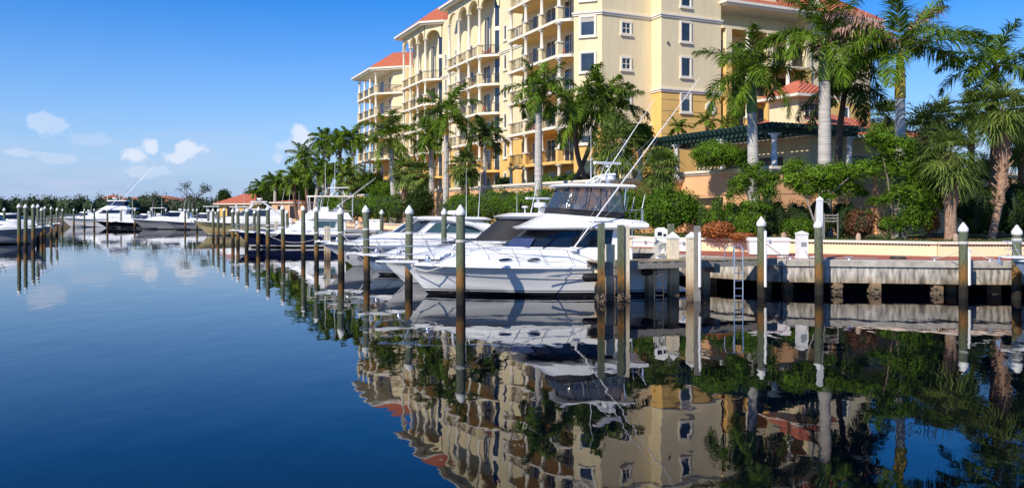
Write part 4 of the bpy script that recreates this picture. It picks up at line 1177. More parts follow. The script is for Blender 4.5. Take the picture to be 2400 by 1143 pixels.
# ---- the largest yacht: flybridge convertible
b = Boat('motor_yacht', 'largest white motor yacht with clear flybridge enclosure and long outriggers, beside the timber pier', 'yacht', 946, 34.0, 11.2, PI + R(7.5), 4.0, 1.27, 1.16, 'hullw', 1.0)
b.pulpit(1.15, .28); b.rail(3.6, .66, .1, 1.05)
tA = b.ring(10.0, 1.9, 1.66, 1.22, 1.16, 3.4, .9); tM = b.ring(9.1, 1.9, 1.63, 1.68, 1.66, 3.0, .9); tB = b.ring(7.9, 1.9, 1.5, 1.92, 1.90, 2.4, .9)
tC = b.ring(7.3, 1.9, 1.42, 2.0, 1.96, 2.0, .9)
b.shell('trunk_cabin', [tA, tM, tB, tC], 'gel')
for x in (7.15, 6.0): b.port(tA, tM, .62, x, .25, .11, 0)
b.port(tM, tB, .7, 7.0 + .45, .2, .05, 0, 'canvas', 'vent')
hA = b.ring(7.25, 2.0, 1.42, 1.9, 1.86, 2.2, .8); hB = b.ring(5.95, 2.0, 1.30, 2.72, 2.70, 1.5, .8)
b.shell('deckhouse', [hA, hB], 'gel')
b.strip('side_windows', hA, hB, .06, .97, b.both(10), 'glassd', .02, mull=None)
for sg in (1, -1):
    for (xa, xb) in ((5.6, 4.8), (4.3, 4.1), (3.0, 3.0)): m = MB(); m.beam((xa, sg * 1.46, 1.93), (xb, sg * 1.36, 2.70), .05, .03); m.build('window_post', 'black', b.root)
m = MB(); m.obox((6.45, 1.02, 2.12), (.42, -.26, .0), (.02, .04, .0), (-.16, -.08, .22)); m.build('inner_curtain', 'bluecanvas', b.root)
# flybridge brow, coaming
fA = b.ring(6.5, 1.3, 1.62, 2.70, 2.72, 1.2, .75); fB = b.ring(6.62, 1.2, 1.72, 2.77, 2.8, 1.2, .75); fC = b.ring(6.3, 1.2, 1.70, 2.86, 2.92, 1.2, .75)
fD = b.ring(5.55, 1.3, 1.50, 3.2, 3.02, 1.0, .75); fE = b.ring(5.28, 1.4, 1.42, 3.36, 3.06, .9, .75)
b.shell('flybridge', [fA, fB, fC, fD, fE], 'gel', (True, True))
b.port(fC, fD, .55, 3.2, .5, .035, 0, 'hullg', 'vent')
m = MB()
for sg in (1, -1): m.lathe((3.55, sg * 1.72, 2.72), [(.02, -.07), (.07, 0), (.02, .07)], 10)
m.build('spotlight', 'black', b.root)
eA = b.ring(5.25, 2.15, 1.40, 3.34, 3.08, .9, .75); eM = b.ring(5.18, 2.15, 1.38, 3.58, 3.35, .9, .75); eB = b.ring(4.72, 2.3, 1.22, 4.45, 4.42, .8, .75)
o = b.strip('enclosure', eM, eB, 0, 1, b.both(11), 'vinyl', 0, mull=None)
m = MB()
n_ = len(eA)
for i in (0, 4, 6, 8, 9, 11): 
    for j in ({i, -i}): m.tube([Vector(eM[j]), Vector(eM[j]).lerp(Vector(eB[j]), .5), Vector(eB[j])], .032, 5)
for rr_ in (eM, eB): m.tube([rr_[i] for i in b.both(11)], .03, 5)
m.build('frame', 'black', o)
o = b.strip('enclosure_skirt', eA, eM, 0, 1, b.both(11), 'canvas', .0, mull=None)
b.shell('hardtop', [b.ring(4.95, 1.75, 1.36, 4.44, 4.40, .9, .7), b.ring(5.05, 1.65, 1.46, 4.5, 4.46, .9, .7), b.ring(4.95, 1.75, 1.42, 4.58, 4.54, .9, .7), b.ring(4.2, 2.2, 1.0, 4.63, 4.6, .8, .7)], 'gel', (True, True))
m = MB()
for sg in (1, -1):
    m.tube([(2.2, sg * 1.25, 3.05), (2.05, sg * 1.22, 4.45)], .028, 6); m.tube([(4.0, sg * 1.2, 3.2), (3.7, sg * 1.15, 4.45)], .028, 6); m.tube([(2.2, sg * 1.25, 3.2), (3.0, sg * 1.2, 4.4)], .022, 6)
m.build('hardtop_frame', 'steel', b.root)
m = MB(); m.box(3.9, -.7, 3.1, 4.5, .7, 3.75); m.box(2.9, -.3, 3.1, 3.2, .3, 3.6); m.box(2.85, -.28, 3.6, 2.95, .28, 4.05); m.box(2.9, .45, 3.1, 3.2, 1.0, 3.55); m.build('helm_console', 'gel', b.root)
m = MB(); m.tube([(3.75 + .0, .22 * math.cos(a), 3.75 + .22 * math.sin(a)) for a in np.linspace(0, 2 * PI, 15)], .015, 5, cap=False); m.build('steering_wheel', 'steel', b.root)
m = MB()
for sg in (1, -1): m.tube([(3.4, sg * .75, 4.6), (2.9, sg * .6, 4.95), (2.5, sg * .35, 5.02)], .045, 6)
m.box(2.3, -.5, 4.98, 2.62, .5, 5.05); m.build('radar_arch', 'gel', b.root)
b.radar(2.55, 4.62, .33, .14, False, .15); b.radar(2.45, 5.03, .01, .02, True)
b.antenna(3.35, .4, 4.6, 2.25, 0.0, .016); b.antenna(2.8, -.9, 4.6, 1.2, -.5, .012)
b.outrigger(4.35, 1.62, 1.95, (-.5, 2.9, 8.75), .035)
for sg in (1, -1): m = MB(); m.tube([(1.9, sg * 1.6, 3.0), (1.9, sg * 1.62, 1.25)], .02, 5); m.build('flybridge_post', 'steel', b.root)
m = MB(); m.tube([(1.4, 1.45, 3.02), (1.4, 1.45, 3.5), (1.2, 0, 3.5), (1.4, -1.45, 3.5), (1.4, -1.45, 3.02)], .018, 5)
for y in (-.9, 0, .9): m.tube([(1.3, y, 3.0), (1.3, y, 3.5)], .014, 5)
m.build('aft_rail', 'steel', b.root)
for k, (dx, dz) in enumerate(((0, 0), (.35, .05), (-.3, .1))):
    m = MB(); m.tube([(1.2 + dx, -1.0 + k * .3, 3.4 + dz), (1.05 + dx, -1.0 + k * .3, 4.1 + dz)], [.03, .012], 5); m.build('rod_holder', 'alu', b.root)
m = MB(); m.box(.05, -1.7, .1, .55, 1.7, .18); m.box(-.75, -1.5, .12, .05, 1.5, .2); m.build('swim_platform', 'gel', b.root)
m = MB(); m.tube([(10.6, .0, 1.38), (10.9, .5, 1.2), (10.3, .85, 1.0), (9.5, 1.0, 1.22), (9.2, .8, 1.36)], .02, 5); m.build('bow_line', 'rope', b.root)
m = MB(); m.tube([(9.25, .55, 1.33), (9.15, .45, 2.05), (9.0, .5, 2.1)], .05, 6); m.tube([(8.6, .65, 1.4), (8.5, .6, 2.0)], .03, 6); m.build('furled_cover', 'gel', b.root)
m = MB(); m.box(3.4, 1.985, .80, 5.6, 2.0, .84); m.box(3.4, 1.985, 1.0, 5.6, 2.0, 1.03); m.build('hull_vent', 'hullg', b.root)
main_boat = b
def fender(w_, rz, L_, r, label, vert=False):
    m = MB(); pts = [(-L_ / 2, 0, 0), (-L_ / 2 + .06, 0, 0), (-L_ / 2 + .2, 0, 0), (L_ / 2 - .2, 0, 0), (L_ / 2 - .06, 0, 0), (L_ / 2, 0, 0)]
    m.tube(pts, [.03, r * .8, r, r, r * .8, .03], 12); o = m.build('fender', 'black'); o.location = w_; o.rotation_euler = (0, R(90) if vert else 0, rz); tag(o, label, 'fender')
fender((gx(1392, 32.1), 32.15, gz(650, 32.1)), R(10), .95, .17, 'long black horizontal fender between the big yacht hull and the finger pier end')
fender((gx(1516, 33.0), 33.0, gz(637, 33.0)), R(10), .5, .15, 'short black fender under the finger pier deck beside the yacht hull')

# ---- second yacht, just behind
b = Boat('motor_yacht', 'white yacht with black canvas windshield cover, directly behind the largest yacht', 'yacht', 886, 39.0, 12.0, PI + R(9), 4.0, 1.28, 1.2, 'hullw2', 1.3)
b.pulpit(.95, .3); b.rail(4, .75, .1, .85)
tA = b.ring(10.6, 2, 1.6, 1.3, 1.2, 4.2, .9); tB = b.ring(9.0, 2, 1.5, 1.72, 1.8, 3.6, .9); tC = b.ring(7.2, 2, 1.3, 2.02, 1.95, 2.4, .9)
b.shell('trunk_cabin', [tA, tB, tC], 'gel')
hA = b.ring(7.5, 1.8, 1.45, 1.95, 1.95, 1.9, .8); hB = b.ring(6.1, 1.8, 1.3, 3.12, 3.12, 1.2, .8)
b.shell('deckhouse', [hA, hB], 'gel'); b.strip('windshield_cover', hA, hB, .05, .95, b.both(10), 'canvas', .02)
b.shell('hardtop', [b.ring(6.35, 1.4, 1.45, 3.12, 3.12, 1.2, .8), b.ring(6.45, 1.3, 1.52, 3.2, 3.2, 1.2, .8), b.ring(5.7, 1.6, 1.3, 3.36, 3.36, 1.0, .8)], 'gel', (True, True))
b.radar(4.15, 3.33, .33, .28, True); b.antenna(4.7, .5, 3.35, 1.9, -.4, .018); b.antenna(5.2, -.6, 3.35, 2.4, 0, .008)
m = MB(); m.lathe((4.9, .0, 3.35), [(.03, 0), (.03, .25), (.16, .27), (.16, .33), (.02, .36)], 8); m.build('satellite_puck', 'gel', b.root)
m = MB(); m.box(3.9, .1, 3.34, 4.15, .35, 3.6); m.build('horn_box', 'hullg', b.root)
b.port(tA, tB, .6, 8.2, .2, .08, 0)

# ---- low blue-grey cruiser tucked between
b = Boat('open_cruiser', 'low cruiser with blue grey hull and oval portlights, between arched cruiser and yachts', 'boat', 838, 44.0, 9.5, PI + R(11), 3.4, 1.08, 1.0, 'hullb', 1.2)
b.pulpit(.55, .25); b.rail(3.5, .6, .1, .4)
tA = b.ring(8.4, 1.5, 1.4, 1.08, 1.0, 3.2, .9); tB = b.ring(7.2, 1.5, 1.25, 1.5, 1.45, 2.6, .9)
b.shell('trunk_cabin', [tA, tB], 'gel'); b.port(tA, tB, .5, 7.0, .3, .1, 0); b.port(tA, tB, .5, 5.2, .3, .1, 0)
cA = b.ring(5.6, .8, 1.3, 1.45, 1.3, 1.5, .8); cB = b.ring(4.2, 1.0, .9, 1.9, 1.9, 1.2, .8)
b.shell('cockpit_cover', [cA, cB], 'canvas')

# ---- express cruiser with arched side window
b = Boat('express_cruiser', 'white express cruiser with arched teal side windows and radar dome, third bow from the pier', 'boat', 752, 50.6, 12.6, PI + R(13), 4.2, 1.46, 1.25, 'hullw2', 2.0)
b.pulpit(.35, .25); b.rail(4.2, .72, .15, .2)
tA = b.ring(11.2, 1.4, 1.75, 1.45, 1.25, 4.6, .9); tB = b.ring(9.8, 1.4, 1.65, 1.85, 1.75, 4.0, .9); tC = b.ring(8.6, 1.4, 1.5, 2.1, 2.0, 3.0, .9)
b.shell('trunk_cabin', [tA, tB, tC], 'gel')
hA = b.ring(8.4, 1.6, 1.55, 2.0, 1.95, 1.9, .8); hB = b.ring(7.0, 2.2, 1.35, 2.95, 2.6, 1.5, .8); hC = b.ring(6.2, 3.0, 1.1, 3.1, 2.9, 1.2, .8)
b.shell('windshield_house', [hA, hB, hC], 'gel')
b.strip('windshield', hA, hB, .08, .95, b.both(6), 'glassb', .02, mull=(0, 3, 6, 9, 12), mm='gel')
for q_ in (list(range(7, 11)), list(range(-10, -6))): b.strip('side_window', hA, hB, .1, .85, q_, 'glasst', .02, mull=(0, 1, 3), mm='gel')
m = MB()
for sg in (1, -1): m.tube([(6.8, sg * 1.42, 2.98), (5.0, sg * 1.5, 2.92), (3.4, sg * 1.6, 2.6), (2.2, sg * 1.66, 2.1), (1.6, sg * 1.66, 1.8)], [.10, .12, .14, .14, .1], 8)
m.build('arch_rib', 'gel', b.root)
b.shell('hardtop', [b.ring(7.1, 2.2, 1.45, 2.93, 2.85, 1.5, .8), b.ring(7.2, 2.1, 1.5, 3.0, 2.92, 1.5, .8), b.ring(6.3, 2.5, 1.2, 3.12, 3.05, 1.3, .8)], 'gel', (True, True))
b.radar(4.3, 3.08, .42, .12); b.antenna(3.6, .6, 3.05, 3.1, 0, .02); b.antenna(2.6, -.6, 3.0, 3.2, -.2, .02); 
m = MB(); m.tube([(10.4, 1.2, 1.5), (10.1, 1.6, 1.0), (9.3, 1.9, .95), (8.8, 1.7, 1.4)], .025, 5); m.build('bow_line', 'rope', b.root)

# ---- navy hulled convertible with half tower
b = Boat('convertible_boat', 'navy hulled fishing boat with white cabin, cream bimini top and small tuna tower', 'boat', 553, 76.5, 11.6, PI + R(10), 4.0, 1.5, 1.2, 'hulln', 1.4)
b.pulpit(.6, .28); b.rail(4.5, .55, .1, .4)
tA = b.ring(8.6, 1.6, 1.6, 1.35, 1.2, 2.2, .8); tB = b.ring(7.4, 1.6, 1.5, 1.8, 1.7, 2.0, .8)
b.shell('trunk_cabin', [tA, tB], 'gel'); b.port(tA, tB, .5, 6.2, .22, .07, 0); b.port(tA, tB, .5, 4.9, .22, .07, 0)
hA = b.ring(7.2, 1.5, 1.5, 1.65, 1.6, 1.3, .8); hB = b.ring(5.6, 1.5, 1.42, 2.65, 2.6, 1.0, .8); b.shell('deckhouse', [hA, hB], 'gel')
for q_ in (list(range(8, 11)), list(range(-10, -7))): b.strip('side_window', hA, hB, .2, .85, q_, 'glasst', .02, mull=(0, 2), mm='gel')
fA = b.ring(6.0, .9, 1.5, 2.6, 2.55, 1.4, .8); fB = b.ring(5.7, .9, 1.6, 2.75, 2.6, 1.4, .8); fC = b.ring(4.9, 1.3, 1.35, 3.45, 3.25, 1.3, .8)
b.shell('flybridge', [fA, fB, fC], 'gel', (True, True))
m = MB(); m.box(3.1, -.7, 3.2, 3.9, .7, 3.8); m.box(2.2, -.3, 3.2, 2.7, .3, 3.7); m.box(2.1, -.3, 3.7, 2.2, .3, 4.2); m.build('helm_console', 'gel', b.root)
m = MB()
for sg in (1, -1):
    for (x0, x1) in ((4.9, 5.0), (3.9, 3.7), (1.9, 1.8), (.9, .9)): m.tube([(x0, sg * 1.35, 2.9), (x1, sg * 1.25, 4.75)], .035, 6)
    m.tube([(4.9, sg * 1.35, 3.5), (3.9, sg * 1.3, 3.5)], .02, 5); m.tube([(.9, sg * 1.35, 3.4), (3.6, sg * 1.3, 3.5)], .02, 5)
    m.tube([(3.0, sg * .7, 4.85), (2.2, sg * .5, 5.55)], .028, 5); m.tube([(1.6, sg * .7, 4.85), (1.9, sg * .5, 5.55)], .028, 5); m.tube([(1.6, sg * .7, 4.85), (2.3, sg * .5, 5.5)], .02, 5)
m.build('tower_frame', 'alu', b.root)
b.shell('bimini_top', [b.ring(5.2, .7, 1.45, 4.72, 4.72, .6, .6), b.ring(5.1, .8, 1.4, 4.84, 4.84, .6, .6)], 'canopyc', (True, True))
b.shell('tower_top', [b.ring(3.3, 1.2, .8, 5.55, 5.6, .5, .6), b.ring(3.2, 1.3, .75, 5.63, 5.66, .5, .6)], 'gel', (True, True))
b.outrigger(2.2, 1.5, 3.9, (-1.3, 2.0, 6.6), .022, False); b.antenna(3.4, 1.0, 4.8, 3.2, 0, .03); b.antenna(2.6, -1.0, 4.8, 4.0, 0, .03)
m = MB(); m.tube([(9.0, 1.3, 1.5), (8.7, 1.8, 1.2), (7.8, 1.95, 1.15), (7.3, 1.8, 1.45)], .03, 5); m.build('bow_line', 'rope', b.root)

# ---- tan hulled express with white tower arch
b = Boat('sport_boat', 'boat with tan hull and white arch topped cabin beyond the navy hulled one', 'boat', 453, 112, 14.5, PI + R(14), 4.4, 2.0, 1.5, 'hullt', 2.0)
b.pulpit(.3, .3); b.rail(6, .7, .1, .2)
tA = b.ring(12, 1.5, 1.9, 1.9, 1.6, 4, .9); tB = b.ring(10, 1.5, 1.7, 2.6, 2.4, 3, .9); b.shell('trunk_cabin', [tA, tB], 'gel')
hA = b.ring(9.6, 2, 1.6, 2.5, 2.4, 1.6, .8); hB = b.ring(7.6, 2.4, 1.4, 3.7, 3.5, 1.2, .8); b.shell('windshield_house', [hA, hB], 'gel')
b.strip('windshield', hA, hB, .15, .9, b.both(9), 'glassb', .02, mull=(0, 6, 9, 12, 18), mm='gel')
m = MB()
for sg in (1, -1): m.tube([(7.8, sg * 1.5, 2.6), (6.6, sg * 1.4, 4.6), (5.4, sg * 1.3, 4.6), (2.0, sg * 1.7, 2.3)], [.10, .11, .11, .10], 8); m.tube([(8.9, sg * .9, 2.5), (8.9, sg * .9, 4.4)], .07, 6)
m.box(4.8, -1.4, 4.55, 7.0, 1.4, 4.72); m.build('arch_rib', 'gel', b.root); b.radar(5.8, 4.7, .4, .2)
b.antenna(3, 1, 3.5, 3, -.6, .03); b.antenna(2, -1, 3.5, 3, -.3, .03); b.antenna(.5, 1, 2.5, 3.6, 0, .03)

# ---- far row of boats
def far_boat(label, u, D, L, hullm, zb, style, Bm=4.6, cat='boat', name='moored_boat'):
    b = Boat(name, label, cat, u, D, L, PI + R(12), Bm, zb, zb * .72, hullm, 2.2, knuckle=False)
    z = zb * .8
    tA = b.ring(L * .84, 1.5, Bm * .42, zb * .92, z, L * .3, .9); tB = b.ring(L * .7, 1.5, Bm * .38, zb + .35, zb + .3, L * .22, .9); b.shell('trunk_cabin', [tA, tB], 'gel')
    if style == 'fish':
        hA = b.ring(L * .66, 2.5, Bm * .37, zb + .2, zb + .2, 1.6, .8); hB = b.ring(L * .5, 2.5, Bm * .33, zb + 1.6, zb + 1.6, 1.4, .8); b.shell('deckhouse', [hA, hB], 'gel')
        for q_ in (list(range(6, 11)), list(range(-10, -5))): b.strip('side_window', hA, hB, .45, .85, q_, 'glassd', .02)
        fA = b.ring(L * .53, 2.3, Bm * .36, zb + 1.55, zb + 1.5, 1.4, .8); fB = b.ring(L * .42, 2.5, Bm * .3, zb + 2.4, zb + 2.3, 1.2, .8); b.shell('flybridge', [fA, fB], 'gel')
        b.strip('enclosure', b.ring(L * .40, 2.8, 1.35, zb + 2.3, zb + 2.2, 1, .8), b.ring(L * .38, 2.8, 1.25, zb + 3.3, zb + 3.3, 1, .8), 0, 1, b.both(11), 'bluecanvas', 0)
        b.shell('hardtop', [b.ring(L * .42, 2.4, 1.5, zb + 3.3, zb + 3.3, 1, .7), b.ring(L * .41, 2.5, 1.4, zb + 3.5, zb + 3.5, 1, .7)], 'gel', (True, True))
        b.radar(L * .33, zb + 3.5, .4, .3); b.outrigger(L * .36, 1.9, zb + 2.0, (L * .36 - 8, 3.4, zb + 11.5), .05, False)
        for x in (.40, .30, .25): b.antenna(L * x, .8, zb + 3.5, 4.2, 0, .035)
    elif style == 'express':
        hA = b.ring(L * .6, 2.0, Bm * .36, zb + .25, zb + .1, 1.8, .8); hB = b.ring(L * .45, 2.4, Bm * .3, zb + 1.4, zb + 1.3, 1.4, .8); b.shell('windshield_house', [hA, hB], 'gel')
        b.strip('windows', hA, hB, .2, .85, b.both(9), 'glassd', .02)
        b.radar(L * .3, zb + 1.35, .35, .2); b.antenna(L * .25, .6, zb + 1.3, 2.6, -.4, .03)
    elif style == 'ttop':
        m = MB()
        for sg in (1, -1):
            for x in (.3, .48): m.tube([(L * x, sg * .9, zb), (L * x, sg * .9, zb + 2.3)], .05, 5)
        m.build('top_frame', 'alu', b.root)
        b.shell('hardtop', [b.ring(L * .55, L * .22, 1.3, zb + 2.3, zb + 2.3, .6, .7), b.ring(L * .54, L * .23, 1.2, zb + 2.42, zb + 2.42, .6, .7)], 'gel', (True, True))
        m = MB(); m.box(L * .33, -.5, zb, L * .42, .5, zb + 1.2); m.build('console', 'gel', b.root); b.antenna(L * .3, .6, zb + 2.4, 2.6, 0, .03)
    b.rail(L * .55, .7)
    return b
far_boat('largest far sportfishing boat, white with tall leaning outriggers, at the marina far end', 140, 168, 15.5, 'hullw2', 2.0, 'fish', 4.8)
far_boat('far boat with black hull and white deck, right of the largest sportfishing boat', 222, 160, 10, 'hullk', 1.45, 'ttop')
far_boat('far boat with dark hull overlapping behind the first dark hull', 262, 156, 9.5, 'hullk', 1.4, 'express')
far_boat('far cruiser with grey hull and white cabin left of the bare tree', 308, 149, 12, 'hullg', 1.9, 'express')
far_boat('last far grey hulled cruiser, nearest the tan hulled boat', 384, 146, 11, 'hullg', 1.6, 'express')
far_boat('distant white boat with hardtop behind the row of far hulls', 412, 172, 12, 'hullw2', 1.9, 'ttop')
far_boat('distant white cruiser behind the largest far sportfishing boat bow', 120, 182, 11, 'hullw2', 1.7, 'express')
far_boat('distant small white boat between the sportfishing boat and the bare tree', 300, 178, 10, 'hullw2', 1.6, 'ttop')
far_boat('distant low white boat behind the far grey hulls', 345, 176, 11, 'hullw2', 1.7, 'express')
far_boat('white boat behind the navy hulled boat, only cabin and deck showing', 602, 96, 10.5, 'hullw2', 1.4, 'express', 3.8)
far_boat('small white boat beyond the row of pilings, right of the bare tree', 470, 150, 11, 'hullw2', 1.7, 'ttop')
# ---- left side boats, bows pointing right
def left_boat(label, u, D, L, hullm, zb, head):
    b = Boat('moored_boat', label, 'boat', u, D, L, head, 4.2, zb, zb * .75, hullm, 1.8)
    b.pulpit(.7); b.rail(3, .8, .1, .6)
    tA = b.ring(L * .84, 1.5, 1.7, zb, zb * .8, L * .3, .9); tB = b.ring(L * .7, 1.5, 1.5, zb + .6, zb + .5, L * .22, .9); b.shell('trunk_cabin', [tA, tB], 'gel')
    hA = b.ring(L * .62, 1.8, 1.5, zb + .5, zb + .4, 1.6, .8); hB = b.ring(L * .48, 2, 1.3, zb + 1.5, zb + 1.4, 1.3, .8); b.shell('deckhouse', [hA, hB], 'gel'); b.strip('windows', hA, hB, .2, .8, b.both(9), 'glassd', .02)
    b.port(tA, tB, .5, L * .66, .3, .1, 0)
    return b
left_boat('white cruiser at the left edge, bow behind the cluster of green pilings', 108, 84, 12, 'hullg', 1.75, R(-6))
left_boat('grey hulled boat behind the left cluster, only its bow showing beyond the pilings', 134, 110, 12, 'hullg', 1.6, R(-6))
# ---- bow at the right edge
b = Boat('moored_boat', 'white bow with rails of a boat cut off by the right edge of the picture', 'boat', 2372, 31.0, 9, PI + R(3), 3.4, 1.62, 1.3, 'hullb', 1.3)
b.pulpit(.5, .25); b.rail(4, .62, .1, .3)
tA = b.ring(7.4, 1.5, 1.3, 1.6, 1.3, 2.5, .9); tB = b.ring(6, 1.5, 1.1, 1.95, 1.8, 2, .9); b.shell('trunk_cabin', [tA, tB], 'gel')
# mooring lines
def rope(p, q, sag, label, r=.014):
    p = Vector(p); q = Vector(q); m = MB()
    m.tube([p.lerp(q, t) - Vector((0, 0, sag * 4 * t * (1 - t))) for t in np.linspace(0, 1, 11)], r, 5); o = m.build('mooring_line', 'rope'); tag(o, label, 'rope')
rope(at(2262, 578, 32.8), at(2352, 612, 31.3), .12, 'white mooring line from the right end piling to the cut off bow')
rope(at(1082, 555, 30.6), at(1008, 620, 33.6), .25, 'mooring line from the tall front piling to the bow of the largest yacht')
rope(at(1082, 556, 30.6), at(1330, 612, 32.6), .3, 'long mooring line from the tall front piling aft along the largest yacht')
rope(at(958, 555, 36.3), at(905, 615, 38.6), .2, 'mooring line from the second front piling to the yacht with black cover')
rope(at(860, 545, 41), at(780, 572, 50), .25, 'mooring line from the piling left of the bows to the arched cruiser')
rope(at(742, 560, 52.5), at(620, 545, 74), .5, 'mooring line from the rust stained piling to the navy boat bow')
rope(at(800, 545, 46), at(872, 600, 43.5), .2, 'mooring line from the bent piling to the blue grey cruiser')
# ================================================================ PLANTS
def unit(a): return a / (np.linalg.norm(a, axis=-1, keepdims=True) + 1e-9)
def frond(rng, base, az, el, L, droop, nl=44, ll=.75, lw=.05, plum=.5, hang=.55):
    """feather leaf: returns leaflets (V, F) and the stem points"""
    K = 14; pts = [np.array(base, float)]; tg = []
    for k in range(K):
        f = (k + .5) / K; e = el - droop * f ** 1.25
        d = np.array([math.cos(az) * math.cos(e), math.sin(az) * math.cos(e), math.sin(e)]); tg.append(d); pts.append(pts[-1] + d * L / K)
    pts = np.array(pts); tg = np.array(tg)
    side0 = np.array([-math.sin(az), math.cos(az), 0])
    t = rng.uniform(.10, .995, nl * 2); t.sort(); sg = np.where(np.arange(nl * 2) % 2 == 0, 1.0, -1.0)
    i = np.minimum((t * K).astype(int), K - 1); fr = (t * K - i)[:, None]
    p = pts[i] * (1 - fr) + pts[i + 1] * fr; T = tg[i]
    up = np.cross(T, np.broadcast_to(side0, T.shape)); up = up * np.sign(up[:, 2:3] + 1e-6)
    prof = (np.sin(np.clip(t * .93 + .09, 0, 1) * PI) ** .6)[:, None]
    l = ll * prof * rng.uniform(.8, 1.15, (len(t), 1))
    ang = R(62) - t[:, None] * R(28)
    dr = unit(side0 * sg[:, None] * np.sin(ang) + T * np.cos(ang) + up * rng.uniform(-plum, plum, (len(t), 1)) + rng.normal(size=T.shape) * .06)
    mid = p + dr * l * .5
    d2 = unit(dr + np.array([0, 0, -1.0]) * hang * rng.uniform(.6, 1.4, (len(t), 1)))
    tip = mid + d2 * l * .55
    wv = unit(np.cross(dr, up + rng.normal(size=T.shape) * .35)) * lw / 2
    V = np.stack([p - wv * .6, p + wv * .6, mid + wv, mid - wv, tip + wv * .15, tip - wv * .15], 1).reshape(-1, 3)
    b = (np.arange(len(t)) * 6)[:, None]
    F = np.concatenate([b + np.array([0, 1, 2, 3]), b + np.array([3, 2, 4, 5])])
    return V, F, pts
def fan(rng, base, az, el, pet, L, seg=22, lw=.06):
    e2 = el
    d = np.array([math.cos(az) * math.cos(e2), math.sin(az) * math.cos(e2), math.sin(e2)])
    mid = np.array(base) + d * pet * .55; dd = unit(d + np.array([0, 0, -.35])); hub = mid + dd * pet * .5
    side = np.array([-math.sin(az), math.cos(az), 0]); fw = unit(dd + np.array([0, 0, -.25])); 
    nrm = np.cross(fw, side)
    a = np.linspace(-R(118), R(118), seg) + rng.normal(size=seg) * .05; a = a[:, None]
    dr = unit(fw * np.cos(a) + side * np.sin(a) + nrm * (-.25 * np.abs(np.sin(a))) * np.sign(nrm[2]) * -1)
    l = L * (1 - .28 * (np.abs(a) / R(118)) ** 2) * rng.uniform(.85, 1.1, (seg, 1))
    p = np.broadcast_to(hub, dr.shape); m = p + dr * l * .55
    tip = m + unit(dr + np.array([0, 0, -.75]) * rng.uniform(.4, 1.5, (seg, 1))) * l * .5
    wv = unit(np.cross(dr, np.broadcast_to(nrm, dr.shape))) * lw / 2
    V = np.stack([p - wv * .5, p + wv * .5, m + wv * 1.25, m - wv * 1.25, tip + wv * .1, tip - wv * .1], 1).reshape(-1, 3)
    b = (np.arange(seg) * 6)[:, None]
    F = np.concatenate([b + np.array([0, 1, 2, 3]), b + np.array([3, 2, 4, 5])])
    return V, F, [np.array(base), mid, hub]
def join(parts):
    Vs = []; Fs = []; o = 0
    for V, F in parts: Vs.append(V); Fs.append(F + o); o += len(V)
    return np.concatenate(Vs), np.concatenate(Fs)
GA = 2.39996
def trunk_path(x0, y0, z0, x1, y1, z1, curve=0.0, n=10):
    pts = []
    for i in range(n + 1):
        f = i / n; pts.append((x0 + (x1 - x0) * f + curve * math.sin(PI * f), y0 + (y1 - y0) * f, z0 + (z1 - z0) * f))
    return pts
